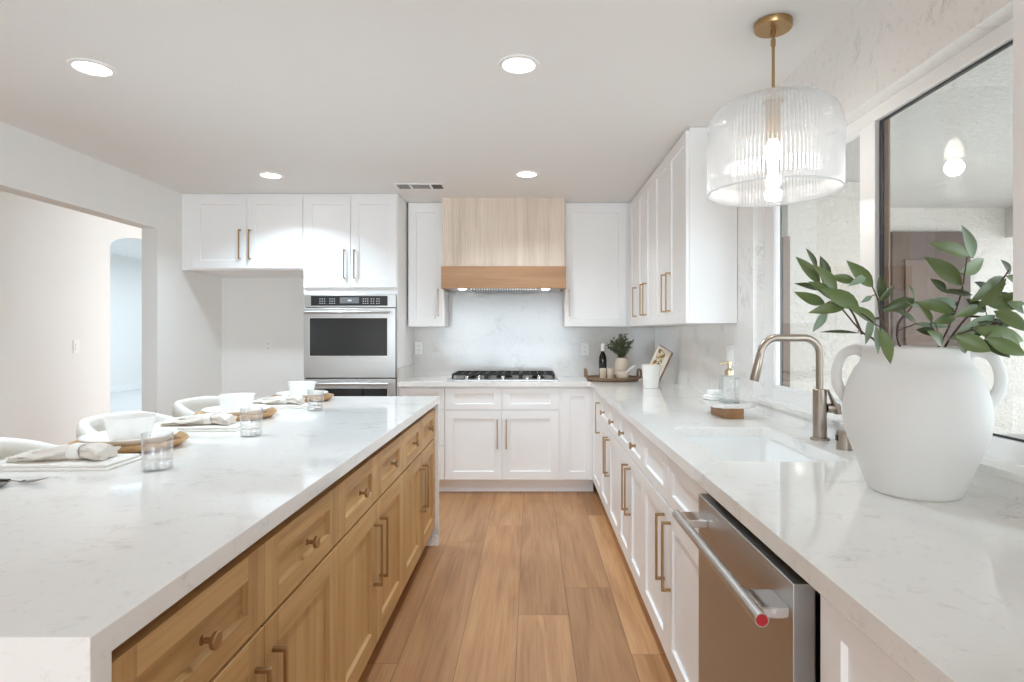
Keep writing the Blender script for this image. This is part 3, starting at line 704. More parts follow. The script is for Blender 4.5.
def outlet(name, label, loc, rz, kind, gang=1):
    t = thing(name, label, 'outlet' if kind == 'outlet' else 'switch', loc, rz)
    bm = BM(); pw = 0.036 + 0.023 * (gang - 1); box(bm, -pw, pw, -0.006, 0, -0.058, 0.058, 0.003); mesh('cover_plate', bm, M_plastic, t)
    if kind == 'outlet':
        for z in (-0.02, 0.02):
            bm = BM(); box(bm, -0.017, 0.017, -0.008, -0.005, z - 0.015, z + 0.015, 0.002); so = mesh('socket', bm, M_plastic, t)
            bm = BM(); box(bm, -0.008, -0.005, -0.0086, -0.0078, z - 0.004, z + 0.006); box(bm, 0.005, 0.008, -0.0086, -0.0078, z - 0.004, z + 0.006); mesh('slots', bm, M_slot, so)
    else:
        for c in ([0] if gang == 1 else [-0.023, 0.023]):
            bm = BM(); box(bm, c - 0.016, c + 0.016, -0.010, -0.005, -0.032, 0.032, 0.002); mesh('rocker', bm, M_plastic, t)
outlet('wall_outlet', 'white outlet on the plain wall inside the empty fridge alcove', (-2.41, YB, 1.195), 0, 'outlet')
outlet('wall_outlet', 'white outlet on the backsplash between the double oven and the cooktop', (-1.026, YB - 0.012, 1.178), 0, 'outlet')
outlet('wall_outlet', 'white outlet on the backsplash above the round tray', (0.492, YB - 0.012, 1.165), 0, 'outlet')
outlet('light_switch', 'white switch on the quartz wall above the soap dispenser', (XR, 3.33, 1.187), -PI / 2, 'switch', 2)
outlet('light_switch', 'white rocker switch on the hall wall seen through the wide doorway', (-4.10, 5.27, 1.19), PI / 2, 'switch')

# ------------------------------------------------------------------ pendant
pd = thing('pendant_light', 'pendant light with fluted clear glass drum and brass stem above the sink', 'pendant light', (0.886, 2.14, ZC))
bm = BM(); lathe(bm, [(0.066, 0), (0.066, -0.022), (0.063, -0.026), (0.009, -0.026), (0.009, -0.045), (0.001, -0.045)], 48); mesh('canopy', bm, M_brass, pd, 40)
bm = BM(); lathe(bm, [(0.0055, -0.04), (0.0055, -0.29)], 16); lathe(bm, [(0.0085, -0.062), (0.0085, -0.085)], 16); mesh('stem', bm, M_brass, pd, 40)
bm = BM(); lathe(bm, [(0.036, -0.278), (0.036, -0.294), (0.028, -0.296), (0.0265, -0.32), (0.0265, -0.43), (0.024, -0.432), (0.022, -0.38), (0.001, -0.38)], 36); mesh('socket', bm, M_brass, pd, 40)
bm = BM(); lathe(bm, [(p.x, p.y) for p in catmull([(0.012, -0.41), (0.014, -0.43), (0.026, -0.452), (0.030, -0.475), (0.024, -0.497), (0.002, -0.506)], 4)], 24); mesh('bulb', bm, M_bulb, pd, 60)
prof = [(p.x, p.y) for p in catmull([(0.04, -0.286), (0.09, -0.287), (0.14, -0.293), (0.18, -0.308), (0.210, -0.336), (0.225, -0.376), (0.229, -0.42)], 5)] + [(0.229, -0.50), (0.229, -0.58), (0.229, -0.622)]
NF = 110; nseg = NF * 6
def fl_loop(r, z, amp, sgn):
    out = []
    for i in range(nseg):
        a = 2 * PI * i / nseg; rr = r + sgn * amp * abs(math.sin(NF * a / 2))
        out.append((rr * math.cos(a), rr * math.sin(a), z))
    return out
bm = BM(); outl = []; inl = []
for r, z in prof:
    amp = 0.0042 * min(1.0, max(0.0, (r - 0.12) / 0.08)); outl.append(fl_loop(r, z, amp, 1)); inl.append([(p[0], p[1], p[2]) for p in fl_loop(r - 0.004, z - (0.004 if r < 0.2 else 0), 0, 1)])
L_ = outl + inl[::-1]; loft(bm, L_ + [L_[0]], False, False); bmesh.ops.remove_doubles(bm, verts=bm.verts[:], dist=1e-6)
mesh('glass_shade', bm, M_fluted, pd, 50)
bm = BM(); tube(bm, [(0.229 * math.cos(2 * PI * k / 96), 0.229 * math.sin(2 * PI * k / 96), -0.622) for k in range(97)], 0.0028, 8, caps=False); bmesh.ops.remove_doubles(bm, verts=bm.verts[:], dist=1e-5)
mesh('shade_rim', bm, M_rim, pd, 60)
pl = bpy.data.lights.new('pendant_bulb_light', 'POINT'); pl.energy = 2.5; pl.color = (1, 0.95, 0.88); pl.shadow_soft_size = 0.03
po = bpy.data.objects.new('pendant_bulb_light', pl); C.objects.link(po); po.location = (0.886, 2.14, ZC - 0.53)

# ------------------------------------------------------------------ big vase and branches
VX, VY, VZ = 0.955, 1.46, 0.92
vz = thing('vase', 'large matte white two-handled vase standing on the counter beside the faucet', 'vase', (VX, VY, VZ), math.radians(-30))
pr = catmull([(0.094, 0.0), (0.104, 0.012), (0.128, 0.08), (0.152, 0.145), (0.158, 0.20), (0.150, 0.255), (0.134, 0.297), (0.118, 0.322), (0.113, 0.340), (0.114, 0.358)], 6)
pi = catmull([(0.107, 0.362), (0.104, 0.340), (0.108, 0.318), (0.140, 0.25), (0.146, 0.19), (0.12, 0.08), (0.09, 0.02), (0.001, 0.015)], 5)
bm = BM(); lathe(bm, [(0.001, 0.004), (0.088, 0.004)] + [(p.x, p.y) for p in pr] + [(p.x, p.y) for p in pi], 64, cap0=True, cap1=True); mesh('body', bm, M_matte, vz, 50)
for sx in (-1, 1):
    P = catmull([(sx * 0.106, 0, 0.346), (sx * 0.130, 0, 0.352), (sx * 0.156, 0, 0.338), (sx * 0.171, 0, 0.298), (sx * 0.167, 0, 0.256), (sx * 0.146, 0, 0.222)], 6)
    bm = BM(); tube(bm, P, [0.0155 - 0.003 * math.sin(PI * i / (len(P) - 1)) for i in range(len(P))], 16, flat=0.7, up=(0, 1, 0)); mesh('handle', bm, M_matte, vz, 60)

def at(px, py, Y): return Vector(((px - PX) * Y / F, Y, ZE - (py - PY) * Y / F))
M_leaf = mat('leaf_green', (98, 114, 66), 0.42); M_leafd = mat('leaf_dark', (72, 84, 46), 0.42); M_leafp = mat('leaf_blue_green', (134, 154, 130), 0.5); M_stem = mat('leaf_stem', (86, 66, 54), 0.6)
def leaf(bm, base, tip, w, roll, mi, curl=0.12):
    d = (tip - base) * 1.1; w *= 0.86; L = d.length; t = d.normalized()
    view = Vector((0, -1, 0)); s_ = t.cross(view).normalized(); s_ = Matrix.Rotation(roll, 3, t) @ s_; nrm = s_.cross(t)
    prof = [(0, 0.04), (0.12, 0.5), (0.28, 0.88), (0.44, 1.0), (0.62, 0.86), (0.78, 0.58), (0.91, 0.26), (1.0, 0.02)]
    top = []; bot = []
    for k, hw_ in prof:
        c = base + d * k + nrm * (L * curl * (math.sin(PI * k) - 0.2 * k)); hw2 = w / 2 * hw_
        row = [c - s_ * hw2 + nrm * hw2 * 0.28, c - s_ * hw2 * 0.5 + nrm * hw2 * 0.09, c, c + s_ * hw2 * 0.5 + nrm * hw2 * 0.09, c + s_ * hw2 + nrm * hw2 * 0.28]
        top.append([bm.verts.new(p) for p in row]); bot.append([bm.verts.new(p - nrm * 0.0006) for p in row])
    fs = []
    for A, flip in ((top, 0), (bot, 1)):
        for a, b in zip(A, A[1:]):
            for i in range(4): fs.append(bm.faces.new((a[i], a[i + 1], b[i + 1], b[i]) if not flip else (b[i], b[i + 1], a[i + 1], a[i])))
    for i in range(len(prof) - 1):
        for k in (0, 4): fs.append(bm.faces.new((top[i][k], top[i + 1][k], bot[i + 1][k], bot[i][k])))
    for f_ in fs: f_.material_index = mi
def branch(label, stems, leaves, name='leafy_branch'):
    """stems: pixel-measured polylines (x, y, depth) turned into points; leaves: tip, base, width in the same measure"""
    first = at(*stems[0][0]); root = thing(name, label, 'branch', first, 0, 'leafy branches in the white vase')
    bm = BM(); samples = []
    for st in stems:
        P = catmull([at(*p) - first for p in st], 6); n = len(P)
        tube(bm, P, [0.0032 - 0.0018 * i / n for i in range(n)], 8); samples += P
    bl = BM()
    for (tx, ty, bx_, by_, w_, Y0, mi, roll) in leaves:
        base = at(bx_, by_, Y0) - first; dy = random.uniform(-0.035, 0.03); tip = at(tx, ty, Y0 + dy) - first
        leaf(bl, base, tip, w_ * Y0 / F, roll, mi, random.uniform(0.02, 0.10))
        near = min(samples, key=lambda p: (p - base).length)
        if (near - base).length > 0.003: tube(bm, [near, near.lerp(base, 0.5) + Vector((0, 0, 0.002)), base], 0.0012, 6)
    mesh('stem', bm, M_stem, root, 50); mesh('leaves', bl, [M_leaf, M_leafd, M_leafp], root, 50)
    return root
branch('leafy branch leaning furthest towards the faucet out of the white vase',
       [[(893, 372, 1.46), (876, 342, 1.465), (862, 332, 1.47), (843, 310, 1.48), (826, 290, 1.49)], [(862, 334, 1.475), (852, 312, 1.46), (838, 298, 1.45)]],
       [(807, 250, 817, 268, 8, 1.49, 1, 0.3), (798, 259, 820, 284, 15, 1.48, 0, 0.2), (821, 258, 829, 280, 11, 1.48, 1, -0.3), (815, 267, 837, 291, 15, 1.47, 0, 0.1),
        (797, 284, 820, 290, 8, 1.5, 1, 0.3), (797, 293, 825, 304, 13, 1.49, 0, -0.3), (811, 283, 834, 300, 15, 1.46, 0, 0.35), (824, 290, 859, 307, 19, 1.45, 0, -0.1),
        (812, 312, 848, 305, 14, 1.45, 0, 0.2), (814, 330, 827, 311, 10, 1.47, 2, 0.2), (823, 332, 858, 333, 6, 1.44, 1, 0.9)])
branch('leafy branch rising in front of the window mullion out of the white vase',
       [[(905, 372, 1.46), (893, 345, 1.465), (881, 318, 1.47), (878, 300, 1.475), (872, 286, 1.48)], [(881, 318, 1.47), (866, 318, 1.46), (852, 306, 1.45)]],
       [(832, 277, 856, 282, 12, 1.48, 0, 0.2), (849, 263, 873, 287, 16, 1.47, 0, -0.2), (850, 285, 866, 276, 9, 1.46, 2, 0.2), (850, 307, 876, 322, 13, 1.45, 0, 0.1), (880, 277, 880, 299, 13, 1.47, 1, 0.1),
        (893, 286, 878, 302, 9, 1.465, 1, 0.3), (866, 342, 871, 318, 9, 1.44, 2, 0.2), (890, 361, 881, 328, 14, 1.335, 0, 0.2), (878, 352, 876, 326, 7, 1.36, 2, 0.4), (862, 302, 872, 296, 6, 1.47, 2, 0.2)])
branch('short leafy branch in the middle of the white vase',
       [[(912, 372, 1.46), (897, 335, 1.45), (915, 324, 1.44)], [(897, 335, 1.45), (899, 322, 1.44), (910, 309, 1.435), (914, 300, 1.43)]],
       [(884, 310, 914, 299, 15, 1.43, 1, 0.1), (898, 312, 916, 323, 8, 1.44, 1, 0.4), (908, 285, 913, 299, 7, 1.435, 0, 0.6), (917, 325, 950, 328, 8, 1.42, 2, 0.7), (918, 303, 932, 323, 13, 1.43, 0, 0.4), (906, 300, 918, 307, 10, 1.44, 2, 0.3)])
branch('tallest leafy branch of the white vase, topped by an upright leaf',
       [[(925, 372, 1.46), (940, 345, 1.45), (954, 315, 1.43), (962, 290, 1.42), (967, 258, 1.41)], [(954, 315, 1.43), (945, 318, 1.42), (930, 324, 1.41)]],
       [(932, 244, 969, 256, 16, 1.41, 0, 0.1), (963, 228, 973, 258, 13, 1.42, 2, -0.2), (928, 259, 962, 286, 20, 1.40, 0, -0.1), (982, 260, 959, 274, 18, 1.42, 0, 0.2), (932, 280, 946, 293, 12, 1.44, 1, 0.2),
        (944, 291, 972, 295, 8, 1.40, 1, 0.3), (918, 303, 956, 313, 15, 1.39, 0, 0.15), (932, 300, 960, 306, 12, 1.43, 2, 0.2), (929, 332, 942, 345, 15, 1.40, 0, 0.2), (935, 322, 955, 318, 12, 1.4, 0, 0.3), (918, 330, 938, 334, 12, 1.42, 1, 0.4)])
branch('leafy branch spreading towards the wall side out of the white vase',
       [[(935, 372, 1.46), (946, 345, 1.44), (968, 316, 1.40), (988, 297, 1.36), (1000, 283, 1.34), (1009, 270, 1.32)], [(968, 316, 1.40), (990, 318, 1.36), (1004, 322, 1.33)]],
       [(1002, 261, 1010, 274, 9, 1.33, 1, 0.2), (974, 299, 1004, 277, 19, 1.36, 0, 0.1), (976, 283, 992, 294, 13, 1.38, 1, 0.4), (1004, 281, 978, 308, 13, 1.33, 0, -0.2), (957, 316, 981, 306, 12, 1.36, 0, 0.2),
        (1026, 300, 984, 303, 21, 1.33, 0, 0.15), (1026, 330, 994, 311, 19, 1.31, 0, -0.1), (953, 338, 996, 315, 15, 1.34, 2, 0.3), (1020, 340, 972, 328, 20, 1.32, 0, 0.1), (988, 350, 955, 336, 20, 1.31, 0, 0.15),
        (1023, 354, 985, 338, 17, 1.31, 0, 0.2), (984, 288, 1006, 284, 13, 1.36, 1, 0.3), (1018, 318, 990, 325, 14, 1.34, 2, 0.2), (1008, 356, 984, 340, 14, 1.33, 1, 0.2), (1022, 312, 1000, 292, 15, 1.32, 1, -0.2), (1016, 292, 996, 300, 13, 1.33, 0, 0.3), (970, 338, 990, 322, 12, 1.34, 1, 0.3), (1002, 334, 978, 322, 15, 1.33, 1, 0.1), (968, 300, 986, 312, 12, 1.36, 1, -0.2), (1019, 347, 998, 330, 14, 1.32, 0, -0.2), (1024, 282, 1006, 276, 12, 1.32, 0, 0.2), (965, 352, 958, 334, 13, 1.32, 0, 0.2)])

# ------------------------------------------------------------------ soap set beside the sink
rs = thing('soap_riser', 'low riser with pale octagonal top on a wooden base beside the sink', 'riser', (0.935, 2.795, 0.92))
M_acacia = wood('acacia', (140, 100, 66), (168, 126, 86), (188, 146, 104), 1, 0.5)
bm = BM(); box(bm, -0.045, 0.045, -0.105, 0.105, 0, 0.052, 0.002); mesh('wooden_base', bm, M_acacia, rs)
bm = BM(); oc = [(-0.062, -0.145), (0.062, -0.145), (0.098, -0.10), (0.098, 0.10), (0.062, 0.145), (-0.062, 0.145), (-0.098, 0.10), (-0.098, -0.10)]
loft(bm, [[(x * 0.97, y * 0.98, 0.052) for x, y in oc], [(x, y, 0.054) for x, y in oc], [(x, y, 0.066) for x, y in oc], [(x * 0.98, y * 0.985, 0.068) for x, y in oc]]); mesh('pale_top', bm, M_matte, rs)
sd = thing('soap_dispenser', 'square clear glass soap dispenser with pale gold pump on the riser', 'soap dispenser', (0.930, 2.745, 0.9882))
bm = BM(); a = 0.038
loft(bm, [rrect(-a + 0.003, a - 0.003, -a + 0.003, a - 0.003, 0.006, 0), rrect(-a, a, -a, a, 0.008, 0.004), rrect(-a, a, -a, a, 0.008, 0.116), rrect(-a + 0.006, a - 0.006, -a + 0.006, a - 0.006, 0.01, 0.125), rrect(-0.018, 0.018, -0.018, 0.018, 0.017, 0.13), rrect(-0.018, 0.018, -0.018, 0.018, 0.017, 0.14)])
bt = mesh('bottle', bm, M_bottle, sd, 40)
M_soap = mat('clear_soap', (206, 210, 208), 0.2)
bm = BM(); a = 0.034; loft(bm, [rrect(-a, a, -a, a, 0.006, 0.008), rrect(-a, a, -a, a, 0.006, 0.012)]); mesh('soap_residue', bm, M_soap, bt)
M_gold = mat('pale_gold', (206, 190, 160), 0.28, 1.0)
bm = BM(); lathe(bm, [(0.021, 0.13), (0.021, 0.152), (0.014, 0.158), (0.008, 0.162), (0.008, 0.178), (0.014, 0.180), (0.014, 0.193), (0.001, 0.195)], 24); tube(bm, [(0, 0, 0.187), (-0.03, -0.008, 0.187), (-0.052, -0.012, 0.183)], [0.006, 0.005, 0.004], 10); mesh('pump', bm, M_gold, sd, 40)
M_cloth = paint('white_cloth', (238, 237, 234), 0.9, 0.3, 300)
def folded_cloth(label, loc, rz, sx, sy, h):
    bm = BM(); loft(bm, [[(p[0] * s_, p[1] * s_, z) for p in rrect(-sx, sx, -sy, sy, min(sx, sy) * 0.45, 0)] for s_, z in ((0.86, 0), (0.97, h * 0.15), (1.0, h * 0.32), (0.98, h * 0.46), (0.94, h * 0.5), (0.97, h * 0.56), (0.99, h * 0.7), (0.96, h * 0.86), (0.82, h))])
    o = mesh('folded_cloth', bm, M_cloth, None, 60, loc, rz); tag(o, label, 'cloth')
folded_cloth('lower of two folded white cloths on the soap riser', (0.895, 2.865, 0.9882), 0.3, 0.045, 0.042, 0.025)
folded_cloth('upper of two folded white cloths on the soap riser', (0.902, 2.867, 1.0134), -0.1, 0.036, 0.036, 0.022)

# ------------------------------------------------------------------ candle, recipe book, tray and its things in the corner
cd = thing('candle', 'white tapered candle standing on the counter in front of the round tray', 'candle', (0.862, 4.20, 0.92))
bm = BM(); lathe(bm, [(0.048, 0.0), (0.052, 0.003), (0.068, 0.165), (0.068, 0.168), (0.064, 0.168), (0.062, 0.155), (0.001, 0.155)], 40); mesh('cup', bm, M_ceramic, cd, 40)
M_wax = mat('glow_tinted_wax', (250, 216, 184), 0.5)  # peach tone puts the candle's warm glow into the wax colour
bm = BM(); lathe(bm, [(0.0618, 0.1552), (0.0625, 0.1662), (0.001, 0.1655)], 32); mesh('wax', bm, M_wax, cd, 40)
bk = thing('recipe_book', 'upright recipe book leaning in the corner behind the white candle', 'book', (0.950, 4.60, 0.950), 0)
Mx = Matrix.Rotation(math.radians(-54), 4, 'Z') @ Matrix.Rotation(math.radians(26), 4, 'Y') @ Matrix.Rotation(math.radians(-6), 4, 'X')
M_cover = mat('cream_cover', (226, 216, 202), 0.5); M_page = mat('book_pages', (235, 230, 220), 0.8); M_back = mat('brown_cover', (150, 118, 96), 0.5)
m_pic, nt, b_ = new_mat('cover_picture'); g = G(nt); nt.links.new(g.ramp(g.noise(g.obj(), 32, 2, 0.5, 0.8), [(0.38, lin((96, 78, 50))), (0.5, lin((170, 142, 84))), (0.6, lin((228, 220, 206))), (0.72, lin((110, 100, 62)))]), b_.inputs['Base Color']); b_.inputs['Roughness'].default_value = 0.4
bm = BM(); box(bm, -0.07, 0.07, -0.014, -0.010, 0.004, 0.272, 0.001, M=Mx); mesh('front_cover', bm, M_cover, bk)
bm = BM(); box(bm, -0.045, 0.03, -0.0146, -0.0141, 0.09, 0.25, M=Mx); mesh('cover_picture', bm, m_pic, bk)
bm = BM(); box(bm, -0.067, 0.066, -0.010, 0.010, 0.007, 0.268, M=Mx); mesh('pages', bm, M_page, bk)
bm = BM(); box(bm, -0.07, 0.07, 0.010, 0.014, 0.004, 0.272, 0.001, M=Mx); box(bm, 0.066, 0.07, -0.010, 0.010, 0.004, 0.272, M=Mx); mesh('back_cover', bm, M_back, bk)

TX, TY = 0.683, 4.90
ty = thing('tray', 'round brown wooden tray with strap handles in the counter corner', 'tray', (TX, TY, 0.92))
M_tray = wood('tray_wood', (104, 82, 64), (132, 106, 84), (150, 124, 100), 0, 0.55)
bm = BM(); lathe(bm, [(0.195, 0.0), (0.212, 0.004), (0.228, 0.022), (0.230, 0.030), (0.225, 0.031), (0.208, 0.016), (0.001, 0.014)], 64); mesh('dish', bm, M_tray, ty, 40)
for sx in (-1, 1):
    bm = BM(); P = arc_path([(sx * 0.222, -0.075, 0.022), (sx * 0.226, -0.075, 0.085), (sx * 0.226, 0.075, 0.085), (sx * 0.222, 0.075, 0.022)], 0.02, 5)
    tube(bm, P, 0.014, 10, flat=0.7); mesh('handle', bm, M_tray, ty, 45)
TZ = 0.9362
bo = thing('wine_bottle', 'small dark bottle with white top standing on the round tray', 'bottle', (0.612, 4.99, TZ))
M_dkglass = mat('dark_bottle_glass', (20, 22, 20), 0.08); M_foil = mat('white_foil', (236, 234, 230), 0.4)
bm = BM(); lathe(bm, [(0.028, 0), (0.032, 0.004), (0.033, 0.15), (0.031, 0.175), (0.022, 0.20), (0.0145, 0.215), (0.0135, 0.235)], 32); mesh('glass_body', bm, M_dkglass, bo, 45)
bm = BM(); lathe(bm, [(0.0142, 0.225), (0.0145, 0.285), (0.012, 0.289), (0.001, 0.289)], 24); mesh('foil_top', bm, M_foil, bo, 45)
M_lab = mat('dark_label', (44, 42, 40), 0.6)
bm = BM(); lathe(bm, [(0.0334, 0.055), (0.0336, 0.125)], 32, cap0=False, cap1=False); mesh('paper_label', bm, M_lab, bo, 45)
M_stone = paint('beige_stoneware', (216, 202, 184), 0.7, 0.2, 90)
def cup(label, loc):
    bm = BM(); lathe(bm, [(0.024, 0), (0.0265, 0.003), (0.0285, 0.088), (0.0265, 0.090), (0.0245, 0.086), (0.023, 0.008), (0.001, 0.007)], 32); o = mesh('cup', bm, M_stone, None, 40, loc); tag(o, label, 'cup', 'beige cups on the tray'); return o
cup('beige stoneware cup on the tray directly in front of the dark bottle', (0.588, 4.785, TZ)); cup('beige stoneware cup on the tray between the dark bottle and the mortar', (0.648, 4.775, TZ))
vs2 = mesh('bud_vase', (lambda b: (lathe(b, [(p.x, p.y) for p in catmull([(0.03, 0), (0.048, 0.006), (0.06, 0.05), (0.061, 0.10), (0.054, 0.145), (0.046, 0.165), (0.048, 0.172)], 4)] + [(0.043, 0.172), (0.042, 0.15), (0.03, 0.12), (0.001, 0.11)], 40), b)[1])(BM()), M_stone, None, 50, (0.768, 4.93, TZ))
tag(vs2, 'beige stoneware vase of green sprigs on the round tray', 'vase')
spr = thing('greenery', 'bushy green sprigs standing in the small beige vase', 'plant', (0.768, 4.93, TZ + 0.125))
bm = BM(); bl = BM(); M_sg = mat('sprig_green', (88, 98, 66), 0.6); M_sg2 = mat('sprig_dark', (58, 68, 46), 0.6); rs_ = random.Random(3)
for k in range(26):
    a = rs_.uniform(0, 2 * PI); sp = rs_.uniform(0.15, 1.0); L = rs_.uniform(0.12, 0.2)
    e = Vector((math.cos(a) * sp * 0.165, math.sin(a) * sp * 0.11, L * (1.05 - 0.55 * sp) + 0.055)); m0 = Vector((e.x * 0.3, e.y * 0.3, e.z * 0.55))
    P = catmull([(0, 0, 0), m0, e], 6); tube(bm, P, 0.0014, 5)
    for p in P[4:]:
        for q_ in range(4):
            dv = Vector((rs_.uniform(-1, 1), rs_.uniform(-1, 1), rs_.uniform(-0.2, 1))).normalized() * rs_.uniform(0.016, 0.032)
            leaf(bl, p, p + dv, rs_.uniform(0.007, 0.012), rs_.uniform(-1, 1), rs_.choice((0, 0, 1)))
mesh('stem', bm, M_stem, spr); mesh('foliage', bl, [M_sg, M_sg2], spr)
mo = mesh('mortar', (lambda b: (lathe(b, [(0.028, 0), (0.034, 0.004), (0.05, 0.028), (0.056, 0.055), (0.057, 0.066), (0.052, 0.066), (0.045, 0.035), (0.025, 0.016), (0.001, 0.014)], 40), b)[1])(BM()), M_stone, None, 45, (0.742, 4.745, TZ)); tag(mo, 'small beige mortar bowl at the front of the round tray', 'mortar')
bm = BM(); tube(bm, [(0.744, 4.745, TZ + 0.028), (0.765, 4.74, TZ + 0.052), (0.80, 4.735, TZ + 0.085), (0.84, 4.73, TZ + 0.112), (0.843, 4.73, TZ + 0.114)], [0.014, 0.012, 0.009, 0.011, 0.007], 14); o = mesh('pestle', bm, M_matte, None, 50); tag(o, 'white pestle resting slantwise in the small mortar', 'pestle')

# ------------------------------------------------------------------ island place settings
ITOP = 0.92; SX = -1.368
M_slabwood = wood('charger_wood', (150, 112, 72), (186, 146, 100), (206, 170, 124), 0, 0.55)
which = ['nearest the camera', 'in the middle of the island', 'at the far end of the island']
def charger_bm():
    bm = BM(); n = 56; rr = [0.173 + 0.004 * math.sin(3 * 2 * PI * i / n + 1) + 0.003 * math.sin(7 * 2 * PI * i / n) for i in range(n)]
    loops = [[(rr[i] * s_ * math.cos(2 * PI * i / n), rr[i] * s_ * math.sin(2 * PI * i / n), z) for i in range(n)] for s_, z in ((0.72, 0), (0.88, 0.006), (0.99, 0.022), (1.0, 0.028), (0.985, 0.031), (0.90, 0.0225), (0.84, 0.0165), (0.6, 0.014))]
    loft(bm, loops); return bm
for i, (yy, w) in enumerate(zip((2.02, 2.72, 3.43), which)):
    if i == 0:
        ch0 = tag(mesh('charger', charger_bm(), M_slabwood, None, 45, (SX - 0.016, yy, ITOP)), 'round wooden charger under the plate ' + w, 'charger', 'wooden chargers')
        bm = BM(); lathe(bm, [(0.09, 0), (0.104, 0.002), (0.134, 0.012), (0.1455, 0.030), (0.143, 0.032), (0.128, 0.017), (0.10, 0.008), (0.001, 0.007)], 64)
        pt0 = tag(mesh('plate', bm, M_ceramic, None, 40, (SX - 0.016, yy, ITOP + 0.0155)), 'white dinner plate on the wooden charger ' + w, 'plate', 'white dinner plates')
        bm = BM(); lathe(bm, [(0.050, 0.0), (0.054, 0.002), (0.058, 0.008), (0.064, 0.03), (0.077, 0.080), (0.0785, 0.086), (0.075, 0.086), (0.060, 0.03), (0.052, 0.012), (0.001, 0.010)], 56)
        bw0 = tag(mesh('bowl', bm, M_ceramic, None, 45, (SX - 0.016, yy, ITOP + 0.0232)), 'white bowl stacked on the plate ' + w, 'bowl', 'white bowls')
    else:
        for src, zo, lab in ((ch0, 0, 'round wooden charger under the plate '), (pt0, 0.0155, 'white dinner plate on the wooden charger '), (bw0, 0.0232, 'white bowl stacked on the plate ')):
            r = dup(src, (SX + (0.026 if i == 2 else 0), yy, ITOP + zo), lab + w, 0.9 * i if src is ch0 else 0)
# tumblers
tb = thing('tumbler', 'clear glass tumbler nearest the camera, in front of the first bowl', 'glass', (-1.086, 1.70, ITOP), 0, 'clear tumblers')
bm = BM(); lathe(bm, [(0.034, 0), (0.0375, 0.003), (0.0385, 0.02), (0.0405, 0.104), (0.0395, 0.1055), (0.0382, 0.104), (0.0362, 0.026), (0.001, 0.022)], 48); mesh('glass_wall', bm, M_tumbler, tb, 40)
bm = BM(); n = 12
for k in range(n):
    a = 2 * PI * k / n; box(bm, -0.006, 0.006, -0.002, 0.002, 0.002, 0.024, 0.0015, M=Matrix.Translation((0.0375 * math.cos(a), 0.0375 * math.sin(a), 0)) @ Matrix.Rotation(a + PI / 2, 4, 'Z'))
lathe(bm, [(0.034, 0.004), (0.034, 0.0075)], 32); m_gl = thin_glass('thick_base_glass', (0.97, 0.97, 0.97), 0.03, 1.5, boost=1.6, haze=0.05); mesh('faceted_base', bm, m_gl, tb)
dup(tb, (-1.078, 2.255, ITOP), 'clear glass tumbler in front of the middle bowl'); dup(tb, (-1.100, 2.99, ITOP), 'clear glass tumbler farthest from the camera, by the last bowl')

